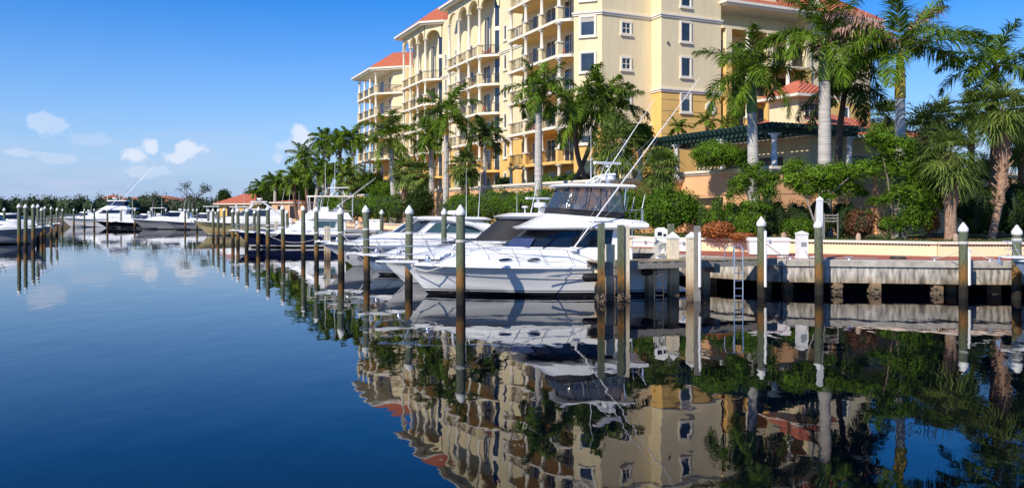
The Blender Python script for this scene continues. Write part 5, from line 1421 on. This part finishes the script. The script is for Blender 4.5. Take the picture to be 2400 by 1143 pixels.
def feather_palm(kind, label, u0, vt, D, z0, Rpx, wpx, u1=None, shaft=0, shaftm='shaftg', trunkm='trunkr', leafm='frond', seed=0, nf=15, curve=0, dead=(), group=None, nl=46, elmin=-28, az0=None, hang=.55, droopk=1.0, extra=()):
    rng = np.random.default_rng(seed + 100); u1 = u0 if u1 is None else u1
    x0 = gx(u0, D); x1 = gx(u1, D); zt = gz(vt, D); r = wpx * D / FX / 2; L = Rpx * D / FX * 1.18
    t = thing(kind, label, 'palm tree', (x0, D, z0), 0, group)
    sh = shaft * D / FX
    top = zt; tk = top - sh
    pts = trunk_path(0, 0, -.1, x1 - x0, 0, top - z0, curve)
    def P(z):
        f = max(0, min(1, (z + .1) / (top - z0 + .1))) * (len(pts) - 1); i = min(int(f), len(pts) - 2)
        return Vector(pts[i]).lerp(Vector(pts[i + 1]), f - i)
    m = MB(); n = 34 if D < 60 else 14; hh = tk - z0; tp = []; rs = []
    for i in range(n + 1):
        f = i / n; tp.append(P(hh * f)); bul = 1 + .22 * math.exp(-((f - .0) / .12) ** 2) + .08 * math.sin(PI * min(1, f * 1.1))
        rs.append(r * bul * (1 - .18 * f) * (1 + (.02 if i % 2 else -.015)))
    m.tube(tp, rs, 14 if D < 60 else 8); m.build('trunk', trunkm, t)
    if shaft:
        m = MB(); tp = []; rs = []
        for i in range(9):
            f = i / 8; tp.append(P(tk - z0 + sh * f - .02)); rs.append(r * (.95 - .42 * f) * (1 + .12 * math.sin(PI * f)))
        m.tube(tp, rs, 12); m.build('crownshaft', shaftm, t)
    c = np.array(P(top - z0)); parts = []; dparts = []; stem = MB()
    nf_ = nf
    for k in range(nf_):
        f = (k + .5) / nf_; el = R(80 - (80 - elmin) * f ** 1.05 + rng.uniform(-8, 8)); az = (az0 or seed) + k * GA + rng.uniform(-.25, .25)
        dr = R(62 + 38 * rng.uniform(0, 1)) * droopk * (1.0 if f > .2 else .55)
        V, F, sp = frond(rng, c - np.array([0, 0, sh * .08 * f]), az, el, L * rng.uniform(.88, 1.08) * (1 if f > .12 else .75), dr, int(nl * 1.35), L * .25, .062 * (D / 46) ** .75, .6, hang * 1.25)
        (dparts if k in dead else parts).append((V, F))
        stem.tube([tuple(q) for q in sp[::3]] + [tuple(sp[-1])], [.035, .028, .02, .014, .008, .006][:len(sp[::3]) + 1], 4, cap=False)
    for (a_, e_, l_, d_, dd_) in extra:
        V, F, sp = frond(rng, c, a_, R(e_), L * l_, R(d_), int(nl * 1.5), L * .25, .072 * (D / 46) ** .75, .5, hang * (2.5 if dd_ else 1.4))
        (dparts if dd_ else parts).append((V, F)); stem.tube([tuple(q) for q in sp[::3]], .02, 4, cap=False)
    V, F = join(parts); np_mesh('crown', V, F, leafm, t)
    stem.build('leaf_stems', 'rachis', t)
    if dparts: V, F = join(dparts); np_mesh('dead_fronds', V, F, 'frondb', t)
    return t
def sabal_palm(label, u0, vc, D, z0, Rpx, wpx, u1=None, seed=0, nf=30, curve=0, boots=.5, group=None, leafm='fan', elmin=-55):
    rng = np.random.default_rng(seed + 900); u1 = u0 if u1 is None else u1
    x0 = gx(u0, D); x1 = gx(u1, D); zt = gz(vc, D); r = wpx * D / FX / 2; Rr = Rpx * D / FX
    t = thing('sabal_palm', label, 'palm tree', (x0, D, z0), 0, group)
    m = MB(); pts = trunk_path(0, 0, -.1, x1 - x0, 0, zt - z0, curve, 16); rs = [r * (.82 + .1 * math.exp(-(i / 2.0) ** 2) + (.62 * max(0, (i / 16 - (1 - boots)) / boots) if boots else 0) + (.03 if i % 2 else 0)) for i in range(17)]
    m.tube(pts, rs, 12)
    H_ = zt - z0
    for k in range(int(110 * boots) + 6):          # old leaf bases criss-crossing the trunk
        f = 1 - boots * rng.uniform(0, 1) ** 1.0; i = min(int(f * 16), 15); p = Vector(pts[i]).lerp(Vector(pts[i + 1]), f * 16 - i); a = rng.uniform(0, 2 * PI); rr = rs[i]
        o = Vector((math.cos(a), math.sin(a), 0)); q = p + o * rr * .9
        m.beam(q, q + o * .17 + Vector((-o.y * rng.uniform(-.18, .18), o.x * rng.uniform(-.18, .18), .30)), .10, .05)
    m.build('trunk', 'sabalt', t)
    c = np.array(pts[-1]); parts = []; stem = MB()
    for k in range(nf):
        f = (k + .5) / nf; el = R(82 - (82 - elmin) * f + rng.uniform(-9, 9)); az = seed * 1.3 + k * GA + rng.uniform(-.2, .2)
        V, F, sp = fan(rng, c, az, el, Rr * .5 * rng.uniform(.75, 1.1), Rr * .62 * rng.uniform(.85, 1.1), 24, max(.045, .05 * D / 42))
        parts.append((V, F)); stem.tube([tuple(q) for q in sp], [.03, .02, .012], 4, cap=False)
    V, F = join(parts); np_mesh('crown', V, F, leafm, t); stem.build('leaf_stems', 'rachis', t)
    return t
RP = 'royal palms in front of the apartment building'
feather_palm('royal_palm', 'tall royal palm left of the largest yacht enclosure, pale trunk rising behind the clipped hedge', 1262, 205, 57, 1.95, 86, 19, shaft=60, seed=1, nf=14, group=RP)
feather_palm('royal_palm', 'royal palm with thick grey trunk left of the white pergola column', 1770, 172, 47.5, 1.95, 132, 27, u1=1760, shaft=92, seed=2, nf=15, nl=60, group=RP)
feather_palm('royal_palm', 'thickest trunked royal palm, its silvery trunk in front of the terracotta turret', 1933, 92, 46, 1.95, 158, 31, shaft=98, seed=35, nf=13, nl=64, group=RP, extra=((PI, 20, 1.0, 70, 0), (0.1, 15, .95, 75, 0)))
feather_palm('royal_palm', 'royal palm with golden yellow crownshaft standing clear against the sky', 2109, 125, 45, 1.95, 178, 26, u1=2110, shaft=105, shaftm='shafty', seed=4, nf=9, nl=64, group=RP, elmin=5, extra=((PI, 58, 1.05, 75, 1), (PI - .35, 42, 1.0, 80, 1), (PI + .2, 50, .95, 85, 1), (0.35, 60, .95, 45, 1), (0, 36, 1.12, 62, 0), (.3, 22, .95, 70, 0), (PI + .3, 12, .8, 70, 0), (PI - .3, 5, .85, 75, 0)))
feather_palm('royal_palm', 'rightmost tall royal palm with reddish brown upper trunk against the sky', 2326, 152, 47, 1.95, 132, 17, u1=2334, trunkm='trunkb', shaft=14, shaftm='trunkb', seed=5, nf=11, nl=60, group=RP, extra=((PI, 25, 1.0, 75, 0), (0, 30, 1, 70, 0), (PI + .5, 5, .9, 75, 0)))
feather_palm('coconut_palm', 'dark crowned palm between the turret trunk and the sky, right of the thickest royal palm', 1968, 205, 49, 4.9, 128, 15, u1=1982, trunkm='trunkb', leafm='frondd', seed=6, nf=14, nl=56, curve=-.2)
feather_palm('royal_palm', 'royal palm with bright crown and pale slim trunk in front of the arcaded balconies', 1045, 262, 74, 1.95, 82, 14, u1=1046, shaft=55, shaftm='shafty', seed=7, nf=14, nl=50, group=RP)
feather_palm('royal_palm', 'shorter royal palm just left of the bright crowned one, lower crown', 1013, 320, 79, 1.95, 64, 13, u1=1010, shaft=30, seed=8, nf=15, nl=40, group=RP)
feather_palm('royal_palm', 'broad dark crowned royal palm before the lowest end block of the building', 925, 320, 90, 1.95, 84, 13, u1=916, shaft=30, shaftm='shafty', seed=19, nf=14, nl=46, leafm='frond', group=RP)
feather_palm('royal_palm', 'dark small crowned palm against the glass bays of the building', 1136, 318, 72, 1.95, 64, 9, trunkm='trunkr', leafm='frondd', seed=10, nf=15, nl=40, group=RP)
feather_palm('coconut_palm', 'big bushy coconut palm with bent trunk before the pale corner wall windows', 1385, 262, 60, 4.9, 118, 12, u1=1352, trunkm='trunkb', leafm='frond', seed=11, nf=14, nl=56, curve=-.5, az0=.4, hang=.8)
feather_palm('coconut_palm', 'coconut palm with arching light fronds right of the bushy one at the corner wall', 1335, 232, 61, 4.9, 95, 11, u1=1412, trunkm='trunkb', leafm='frondl', seed=12, nf=13, nl=56, curve=.3, hang=.9)
feather_palm('coconut_palm', 'coconut palm leaning right with low dark crown behind the outriggers', 1440, 262, 59, 4.9, 96, 11, u1=1432, trunkm='trunkb', leafm='frondd', seed=13, nf=11, nl=50, hang=.8)
LP = 'palms of the far promenade left of the building'
for i, (u, v, D, Rp, lm, u1, lab) in enumerate([
    (828, 325, 112, 46, 'frond', 826, 'tall palm at the left edge of the building, closest to its end block'),
    (800, 340, 118, 48, 'frondl', 795, 'palm with light crown second left of the building end block'),
    (762, 330, 128, 46, 'frond', 760, 'tallest palm of the left group, crown against the white cloud'),
    (728, 372, 132, 52, 'frondl', 715, 'palm leaning left with wide feathery crown below the white cloud'),
    (735, 405, 120, 46, 'frond', 748, 'low palm crown between the tall left palms and the tuna tower'),
    (698, 420, 126, 44, 'frondl', 692, 'palm with curved bright fronds right of the orange service building'),
    (646, 428, 136, 40, 'frond', 646, 'low palm with straight trunk in front of the orange service building'),
    (612, 442, 150, 34, 'frond', 615, 'small palm beside the red pavilion roof'),
    (820, 400, 104, 44, 'frondl', 815, 'low bright palm crown beneath the palms at the end block'),
    (776, 402, 112, 36, 'frond', 776, 'low palm behind the tuna tower of the navy boat')]):
    feather_palm('palm_tree', lab, u, v, D, 1.95, Rp, 8, u1=u1, trunkm='trunkb' if i % 2 else 'trunkr', leafm=lm, seed=20 + i, nf=17, nl=34, group=LP, hang=.7, curve=random.uniform(-.4, .4))
SP = 'sabal fan palms'
sabal_palm('sabal palm with swollen criss-cross trunk, full fan crown, right part of the bed', 2228, 372, 41.5, 1.95, 100, 30, seed=1, nf=40, boots=.6, group=SP)
sabal_palm('sabal palm with tall curved pale trunk near the right edge', 2322, 268, 44.5, 1.95, 95, 20, u1=2348, seed=2, nf=38, curve=.35, boots=.75, group=SP)
sabal_palm('sabal palm crown behind the golden shafted royal palm, right of its trunk', 2170, 330, 50, 4.9, 105, 18, u1=2165, seed=3, nf=34, group=SP, leafm='fan')
sabal_palm('sabal palm crown just left of the golden shafted royal palm', 2078, 285, 55, 4.9, 62, 16, seed=4, nf=26, group=SP)
sabal_palm('sabal palm with dark crown between the golden shafted palm and the curved one', 2205, 285, 53, 4.9, 72, 15, seed=5, nf=30, group=SP)
sabal_palm('small topped sabal palm against the sky left of the rightmost royal palm', 2278, 262, 54, 4.9, 60, 14, seed=6, nf=26, group=SP)
sabal_palm('sabal palm cut by the right edge, crown low over the garden wall', 2398, 330, 50, 4.9, 95, 22, seed=7, nf=32, group=SP)
sabal_palm('sabal palm with small high crown at the right edge', 2392, 262, 56, 4.9, 52, 14, seed=17, nf=26, group=SP)
sabal_palm('sabal palm with wide fan crown behind the radar of the largest yacht', 1442, 352, 55, 1.95, 84, 20, seed=8, nf=38, boots=.3, group=SP)
sabal_palm('low fan palm in front of the peach wall, above the rounded clipped trees', 1545, 398, 51, 1.95, 66, 24, seed=9, nf=32, boots=.3, group=SP)
sabal_palm('sabal palm with stubby trunk and wide crown before the orange lower wall', 1090, 395, 70, 1.95, 52, 17, seed=10, nf=30, boots=.6, group=SP)
sabal_palm('left sabal palm of the pair behind the clipped hedge left of the bright royal palm', 950, 408, 84, 1.95, 46, 14, seed=11, nf=28, boots=.6, group=SP)
sabal_palm('right sabal palm of the pair behind the clipped hedge left of the bright royal palm', 984, 412, 80, 1.95, 46, 14, seed=12, nf=28, boots=.6, group=SP)
sabal_palm('leaning sabal palm trunk at the left end of the far clipped hedge', 805, 430, 100, 1.95, 38, 12, u1=812, seed=13, nf=24, boots=.6, group=SP)

# ---- broad-leaved trees, hedges, shrubs
def shrub(name, label, cat, loc, blobs, n, size, leafm='leaf', seed=0, k=26, rc=.32, corescale=.74, stems=(), stemm='bark', group=None, kind=None):
    """loc = base; blobs in local metres; stems = list of (points, radii)"""
    rng = np.random.default_rng(seed + 300)
    t = thing(name, label, cat, loc, 0, group)
    V, F = clumps(rng, blobs, int(n * 1.6), size * .8, int(k * 1.3), rc); np_mesh('crown' if stems else 'foliage', V, F, leafm, t)
    if corescale:
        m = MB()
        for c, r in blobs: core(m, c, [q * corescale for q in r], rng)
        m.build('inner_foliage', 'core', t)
    for pts, rs in stems:
        m = MB(); m.tube(pts, rs, 7); m.build('trunk', stemm, t)
    return t
def crooked(x, y, z1, r0, r1, sx=.0, sy=.0, rng=random):
    pts = []; n = 6
    for i in range(n + 1):
        f = i / n; pts.append((x + sx * f + rng.uniform(-.05, .05) * (i > 0), y + sy * f, z1 * f - .05 * (i == 0)))
    return pts, [r0 + (r1 - r0) * i / n for i in range(n + 1)]
def hedge_line(label, u0, D0, u1, D1, z0, ztop, depth, n, size, seed, zlow=0.0, leafm='leaf', nb=8, stems=0, name='hedge', wob=.25):
    a = Vector((gx(u0, D0), D0)); b = Vector((gx(u1, D1), D1)); d = b - a; L = d.length; random.seed(seed)
    blobs = []; h = ztop - z0 - zlow
    for i in range(nb):
        f = (i + .5) / nb; p = d * f + Vector((random.uniform(-.2, .2), random.uniform(-.2, .2)))
        hz = h / 2 * (1 + random.uniform(-wob, wob) * .4)
        blobs.append(((p.x, p.y, zlow + hz * 1.0), (L / nb * .75, depth * random.uniform(.9, 1.15), hz * 1.02)))
    st = []
    for i in range(stems):
        f = (i + .5) / stems + random.uniform(-.03, .03); p = d * f
        for q in range(3): st.append(crooked(p.x + random.uniform(-.1, .1), p.y + random.uniform(-.1, .1), zlow + h * .5, .06, .03, random.uniform(-.6, .6), random.uniform(-.3, .3)))
    return shrub(name, label, 'hedge', (a.x, a.y, z0), blobs, n, size, leafm, seed, 34, .30, .8, st, 'barkg')
hedge_line('long clipped umbrella hedge behind the second yacht, left of the tall royal palm trunk', 1322, 55.0, 1052, 72.0, 1.95, 4.85, 1.4, 26000, .085, 1, zlow=.6, nb=11, stems=8)
hedge_line('far clipped umbrella hedge behind the arched express cruiser and navy boat', 958, 84, 806, 106, 1.95, 5.1, 1.5, 13000, .12, 2, zlow=.5, nb=9, stems=7)
hedge_line('dark boxy hedge below the peach wall vent, right of the rounded trees', 1640, 45.8, 1745, 44.4, 1.95, 3.95, .8, 9000, .06, 3, nb=6, leafm='leaf')
hedge_line('dark hedge behind the garden bench and piling with white marker post', 1790, 44.2, 2000, 43.6, 1.95, 3.95, .8, 11000, .06, 4, nb=8, leafm='leafd')
hedge_line('low trimmed hedge on top of the peach wall behind the radar arch', 1265, 65.5, 1400, 60.5, 4.9, 6.25, .5, 4000, .08, 5, nb=7, leafm='leafl', wob=.1)
hedge_line('shaded shrub bank in the corner behind the curved sabal palm', 2265, 45.5, 2420, 46.5, 1.95, 4.9, .9, 9000, .07, 6, nb=6, leafm='leafd')  # dark leaf colour stands in for the shade over this bank
def ball(label, u, v0, v1, D, wpx, z0, n, size, leafm, seed, name='clipped_shrub', cat='shrub', stems=0, flat=1.0, nb=3, group=None):
    """rounded clipped crown spanning v0..v1"""
    zt = gz(v0, D); zb = gz(v1, D); w2 = wpx * D / FX / 2; rng_ = random.Random(seed)
    blobs = [((0, 0, (zt + zb) / 2 - z0), (w2 * .8, w2 * .7, (zt - zb) / 2))]
    for i in range(nb): blobs.append(((rng_.uniform(-.42, .42) * w2, rng_.uniform(-.3, .3) * w2, (zt + zb) / 2 - z0 + rng_.uniform(-.15, .1) * (zt - zb)), (w2 * .58, w2 * .5, (zt - zb) * .40)))
    st = [crooked(rng_.uniform(-.25, .25), rng_.uniform(-.2, .2), (zt + zb) / 2 - z0, .07, .04, rng_.uniform(-.7, .7), 0, rng_) for _ in range(stems)]
    return shrub(name, label, cat, (gx(u, D), D, z0), blobs, int(n * 1.7), size * 1.15, leafm, seed, 46, .27, .70, st, 'barkg', group)
ball('rounded clipped tree right behind the flybridge stern, darker underside', 1478, 444, 540, 47.5, 120, 1.95, 8000, .07, 'leaf', 31, 'clipped_tree', 'tree', 3)
ball('largest rounded clipped tree, below the low fan palm', 1572, 440, 548, 46.5, 150, 1.95, 10000, .07, 'leaf', 32, 'clipped_tree', 'tree', 4)
ball('big mounded topiary on the terrace under the green pergola', 1676, 333, 398, 51.5, 128, 4.9, 8000, .065, 'leafl', 33)
ball('smaller mounded topiary on the terrace left of the big mounded one', 1545, 348, 400, 56, 88, 4.9, 6000, .07, 'leafl', 34)
ball('leafy shrub between the two mounds and the pergola column', 1748, 352, 400, 50.5, 60, 4.9, 2500, .06, 'leaf', 35)
ball('bright leafy bush low in the bed under the bougainvillea tree', 1758, 500, 562, 42.6, 80, 1.95, 3000, .06, 'leafl', 36, nb=2)
ball('bushy green shrub low beside the marker post', 1870, 510, 560, 42.0, 90, 1.95, 3000, .06, 'leaf', 37, nb=2)
ball('orange and yellow croton shrub in the bed left of the dock box', 1684, 520, 560, 41.6, 82, 1.95, 3000, .06, 'leafo', 38, 'croton_shrub', nb=2)
ball('low rusty ground shrub right beside the orange croton', 1738, 545, 562, 41.0, 70, 1.95, 1200, .05, 'leafo', 39, 'croton_shrub', nb=1)
ball('dark reddish shrub in the bed below the leafy tree', 2020, 492, 562, 41.6, 84, 1.95, 3500, .05, 'leafr', 40, 'croton_shrub', nb=2)
ball('small orange leaved shrub in the shade left of the swollen sabal trunk', 2182, 490, 545, 43.6, 48, 1.95, 1400, .06, 'leafo', 41, 'croton_shrub', nb=1)
ball('feathery dark shrub against the ochre wall left of the pergola', 1500, 285, 350, 62, 70, 4.9, 2500, .09, 'leaf', 42, 'loose_shrub', nb=3)
ball('dark green bush on the terrace beneath the corner wall coconut palms', 1445, 330, 400, 60, 90, 4.9, 3500, .09, 'leaf', 43, 'loose_shrub')
ball('bush filling the bed between the two umbrella hedges', 985, 440, 520, 78, 90, 1.95, 4500, .10, 'leafd', 44, 'loose_shrub')
ball('dark bush under the pair of sabal palms left of the long hedge', 900, 425, 470, 96, 80, 1.95, 3000, .12, 'leaf', 45, 'loose_shrub')
ball('shrub beside the orange service building wall', 770, 455, 512, 112, 60, 1.95, 2500, .12, 'leaf', 46, 'loose_shrub')
ball('dark leafy mass behind the low palms at the tuna tower', 715, 400, 500, 140, 110, 1.95, 5000, .16, 'leafd', 47, 'broadleaf_tree', 'tree', 2)
ball('dark rounded tree right of the red pavilion roof', 650, 420, 505, 150, 110, 1.95, 6000, .17, 'leafd', 48, 'broadleaf_tree', 'tree', 2)
ball('dark rounded tree standing behind the red pavilion roof', 600, 436, 505, 170, 70, 1.95, 4000, .18, 'leafd', 49, 'broadleaf_tree', 'tree', 2)
ball('small round tree left behind the red pavilion roof', 527, 444, 500, 215, 42, 1.95, 2500, .2, 'leafd', 50, 'broadleaf_tree', 'tree', 1)
ball('leafy tree behind the palms at the building end block', 860, 398, 500, 116, 90, 1.95, 4500, .14, 'leaf', 51, 'broadleaf_tree', 'tree', 2)
def loose_tree(label, u, D, z0, blobs_px, n, size, leafm, seed, trunks, name='broadleaf_tree', stemm='bark', rc=.36, k=24, cs=0.0, cat='tree', extra=None):
    """blobs_px: (u, v, ru, rv) of crown masses; trunks: list of [(u, v), ...] with base radius"""
    s = D / FX; x0 = gx(u, D); rng_ = random.Random(seed)
    blobs = [(((gx(a, D) - x0), rng_.uniform(-.5, .5), gz(b_, D) - z0), (ru * s, min(ru, rv) * s * .9, rv * s)) for a, b_, ru, rv in blobs_px]
    st = []
    for pts, r in trunks:
        q = [(gx(a, D) - x0, rng_.uniform(-.08, .08), gz(b_, D) - z0) for a, b_ in pts]; st.append((q, [r * (1 - .65 * i / max(1, len(q) - 1)) for i in range(len(q))]))
    return shrub(name, label, cat, (x0, D, z0), blobs, n, size, leafm, seed, k, rc, cs, st, stemm)
loose_tree('bougainvillea tree with many thin stems beside the capped piling and swim ladder', 1778, 43.4, 1.95, [(1765, 408, 36, 30), (1795, 450, 30, 40), (1742, 436, 30, 32), (1772, 490, 34, 26), (1812, 420, 18, 20), (1716, 455, 12, 20)], 6500, .062, 'leaf', 61,
           [([(1772, 562), (1768, 520), (1755, 470), (1740, 430)], .07), ([(1780, 562), (1782, 520), (1778, 470), (1770, 410)], .08), ([(1786, 562), (1792, 510), (1800, 470), (1812, 430)], .07), ([(1776, 562), (1775, 500), (1795, 450)], .05), ([(1790, 562), (1780, 505), (1760, 460)], .05)], 'bougainvillea', rc=.34, cs=.35)
loose_tree('leafy tree with white stem and long side branch spreading over the hedge and bench', 1905, 42.6, 1.95, [(1872, 398, 34, 28), (1920, 414, 40, 28), (1968, 408, 44, 30), (2010, 402, 36, 26), (1905, 442, 48, 20), (1985, 440, 46, 24), (1856, 424, 22, 20), (1940, 462, 22, 12)], 12000, .075, 'leafl', 62,
           [([(1908, 562), (1912, 520), (1918, 470), (1925, 430), (1940, 400)], .11), ([(1912, 530), (1895, 480), (1880, 440), (1868, 400)], .06), ([(1918, 480), (1950, 450), (1985, 420), (2010, 400)], .06)], stemm='barkg', rc=.26, cs=.3)
loose_tree('tall loose tree with crooked branches before the orange shaded wall, left of the sabal palm', 2085, 43.0, 1.95, [(2060, 330, 36, 30), (2100, 350, 46, 34), (2075, 395, 40, 34), (2125, 400, 44, 40), (2150, 455, 46, 44), (2105, 460, 32, 32), (2050, 472, 30, 14), (2020, 505, 24, 14), (2135, 510, 40, 36), (2090, 528, 34, 28), (2160, 400, 24, 30), (2020, 455, 20, 10)], 13000, .075, 'leaf', 63,
           [([(2092, 562), (2095, 520), (2088, 470), (2080, 420), (2065, 350)], .09), ([(2120, 562), (2128, 520), (2140, 470), (2150, 430)], .05), ([(2088, 480), (2060, 470), (2030, 480)], .04), ([(2095, 520), (2110, 460), (2120, 400)], .05), ([(2075, 562), (2050, 520), (2020, 500)], .04)], rc=.30)
loose_tree('bushy tree filling the gap between the golden shafted palm and the swollen sabal palm', 2175, 46.5, 1.95, [(2170, 420, 44, 50), (2210, 470, 40, 40), (2150, 500, 40, 40), (2260, 440, 40, 36), (2245, 495, 34, 34)], 8000, .08, 'leafd', 64, [([(2175, 562), (2172, 480), (2170, 430)], .09), ([(2240, 562), (2240, 480)], .07)], rc=.34, cs=.5)
loose_tree('dark leafy tree behind the curved sabal trunk at the right edge', 2340, 49, 1.95, [(2310, 400, 34, 40), (2350, 455, 44, 40), (2290, 470, 36, 36), (2370, 500, 40, 30)], 6500, .08, 'leafd', 65, [([(2345, 562), (2340, 470), (2330, 410)], .09)], rc=.34, cs=.5)
sabal_palm('pale slanting palm trunk at the right edge of the bed', 2396, 300, 47, 1.95, 60, 20, u1=2420, seed=77, nf=16, boots=.3, group=SP)
# young palms by the ochre wall
for u, v, D, lab in ((1655, 285, 66, 'young green palm before the ochre wall below the octagonal window'), (1590, 300, 64, 'small palm tuft before the ochre wall under the lowest window'), (1705, 295, 66, 'small palm tuft at the foot of the ochre pillars')):
    feather_palm('young_palm', lab, u, v, D, 4.9, 34, 5, trunkm='trunkb', leafm='frondl', seed=int(u), nf=11, nl=24)
# planter greenery hanging near the building
ball('dark potted greenery on the terrace corner of the building', 1178, 415, 445, 84, 44, 4.9, 1500, .1, 'leafd', 71, 'terrace_shrub')
ball('shrub on the terrace before the dark ground floor windows', 905, 425, 462, 112, 60, 1.95, 1800, .13, 'leafd', 72, 'loose_shrub')

# ---- grass tufts along the bed edge
rng = np.random.default_rng(77)
Cs = []
for i in (0, 1):
    a = np.array(W[i]); b_ = np.array(W[i + 1])
    n = 9000; f = rng.uniform(0, 1, n)[:, None]; p = a * (1 - f) + b_ * f + np.stack([rng.uniform(-.1, .5, n), rng.uniform(.32, 4.0, n)], 1)
    p = p[p[:, 0] < 27]
    Cs.append(np.concatenate([p, rng.uniform(1.97, 2.05, (len(p), 1))], 1))
Cs = np.concatenate(Cs); Nn = rng.normal(size=Cs.shape) * np.array([1, 1, .25]); V, F = leaf_arrays(rng, Cs, Nn, .055)
g = np_mesh('grass', V, F, 'grass'); tag(g, 'short grass along the top of the planting bed', 'grass', kind='stuff')

# ---- mangroves and far wood
rng = np.random.default_rng(88); blobs = []; random.seed(88)
for i in range(95):
    u = -700 + i * 14.5 + random.uniform(-6, 6); D = random.uniform(215, 262); hpx = random.uniform(26, 37) * (1.0 if u < 500 else .9)
    if 330 < u < 380 or 440 < u < 480: hpx += 8
    h = hpx * D / FX + 2.2; blobs.append(((gx(u, D), D, 1.0 + h * .48), (random.uniform(1.8, 3.4), 2.5, h * .52)))
V, F = clumps(rng, blobs, 34000, .34, 22, .34); g = np_mesh('mangrove_thicket', V, F, 'leafm'); tag(g, 'dark green mangrove thicket lining the far shore', 'mangroves', kind='stuff')
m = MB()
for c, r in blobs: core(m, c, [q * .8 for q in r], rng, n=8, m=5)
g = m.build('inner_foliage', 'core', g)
# bare tree and grey twigs
def bare_tree(label, u, D, h, seed, depth=4, leaf=0):
    rr = random.Random(seed); t = thing('bare_tree', label, 'tree', (gx(u, D), D, 1.9)); m = MB(); tips = []
    def grow(p, d, L, r, k):
        q = p + d * L; m.tube([p, p.lerp(q, .5) + Vector((rr.uniform(-.1, .1), 0, 0)) * L * .3, q], [r, r * .85, r * .7], 4, cap=False)
        if k == 0: tips.append(q); return
        for _ in range(rr.choice([2, 3])):
            e = (d + Vector((rr.uniform(-.9, .9), rr.uniform(-.6, .6), rr.uniform(-.25, .4)))).normalized(); grow(q, e, L * rr.uniform(.55, .8), r * .6, k - 1)
    grow(Vector((0, 0, 0)), Vector((.05, 0, 1)).normalized(), h * .4, h * .028, depth)
    m.build('trunk', 'bark', t)
    if leaf:
        g_ = np.random.default_rng(seed); C = np.concatenate([np.array(q) + g_.normal(size=(leaf, 3)) * .45 for q in tips]); V, F = leaf_arrays(g_, C, g_.normal(size=C.shape), .16); np_mesh('crown', V, F, 'leafd', t)
bare_tree('tallest sparse bare tree standing above the far mangroves', 450, 185, 7.6, 12, 4, 12)
bare_tree('small bare grey tree left of the tallest bare one', 424, 185, 6.0, 4, 5)
bare_tree('twiggy bare grey tree above the far dark hulls', 362, 190, 5.4, 6, 5)
bare_tree('low twiggy bare tree right of the last far grey hull', 400, 185, 4.6, 8, 5)
# ================================================================ SMALL DOCK THINGS
def coil(u, Y, label, r=.3, m_='rope'):
    m = MB()
    for k in range(4):
        rr = r - .05 * k; m.tube([(rr * math.cos(a), rr * math.sin(a), .03 + .035 * (k % 2)) for a in np.linspace(0, 2 * PI, 19)], .022, 5, cap=False)
    o = m.build('coiled_line', m_); o.location = (gx(u, Y), Y, H + .004); tag(o, label, 'rope coil')
coil(1905, 35.7, 'coiled white line on the red paving right of the white pedestal')
coil(2105, 35.3, 'coiled green hose on the red paving below the tall loose tree', .34, 'green')
coil(1835, 35.9, 'small coiled line on the paving before the large dock box', .24)
def cleat(u, Y, label):
    t = thing('dock_cleat', label, 'cleat', (gx(u, Y), Y, H), R(-6))
    m = MB()
    m.tube([(-.17, 0, .12), (-.05, 0, .105), (.05, 0, .105), (.17, 0, .12)], [.016, .024, .024, .016], 6); m.build('horn', 'steel', t)
    m = MB(); m.lathe((0, 0, 0), [(.075, 0), (.07, .015), (.03, .03), (.03, .1)], 8); m.build('base', 'steel', t)
for u, Y, lab in ((1852, 35.15, 'steel cleat on the dock edge just left of the white pedestal'), (1990, 34.75, 'steel cleat on the dock edge right of the thick piling'), (2190, 34.2, 'steel cleat on the dock edge left of the roped piling'), (2320, 33.9, 'steel cleat on the dock edge right of the roped piling')):
    cleat(u, Y, lab)
m = MB(); m.tube([(gx(1885, 35.5), 35.35, 1.75), (gx(1893, 35.3), 35.2, 1.45), (gx(1925, 35.2), 35.25, H + .03), (gx(1975, 35.0), 35.3, H + .03), (gx(2060, 34.8), 35.0, H + .03)], .02, 5)
o = m.build('power_cable', 'hullg'); tag(o, 'grey power cable lying along the dock edge from the white pedestal', 'cable')
rope(at(1785, 560, 33.0), at(1850, 606, 34.9), .1, 'short slack line from the ladder side piling to the dock edge')
rope((gx(2190, 34.2), 34.2, H + .08), at(2258, 585, 32.8), .06, 'thin line from a dock cleat to the roped piling')
rng = np.random.default_rng(19)
Cs = np.stack([rng.uniform(1.5, 14, 46), rng.uniform(24, 34, 46), rng.uniform(.012, .02, 46)], 1)
V, F = leaf_arrays(rng, Cs, rng.normal(size=Cs.shape) * .04 + np.array([0, 0, 1.0]), .05); g = np_mesh('floating_leaves', V, F, 'leafo'); tag(g, 'few fallen leaves floating on the dark water before the dock', 'leaves', kind='stuff')
# shaded rock and soil edge under the plants
rng = np.random.default_rng(9)
Cs = np.stack([rng.uniform(gx(1640, 42), gx(2330, 42), 2600), rng.uniform(38.6, 43.5, 2600), rng.uniform(1.97, 2.02, 2600)], 1)
Cs = Cs[Cs[:, 1] > np.maximum(43.4 - (Cs[:, 0] - 7.8) * .539, 37.3) + .35]
V, F = leaf_arrays(rng, Cs, rng.normal(size=Cs.shape) * .3 + np.array([0, 0, 1.0]), .06); g = np_mesh('leaf_litter', V, F, 'leafo'); tag(g, 'fallen brown leaves scattered on the grass under the trees', 'fallen leaves', kind='stuff')
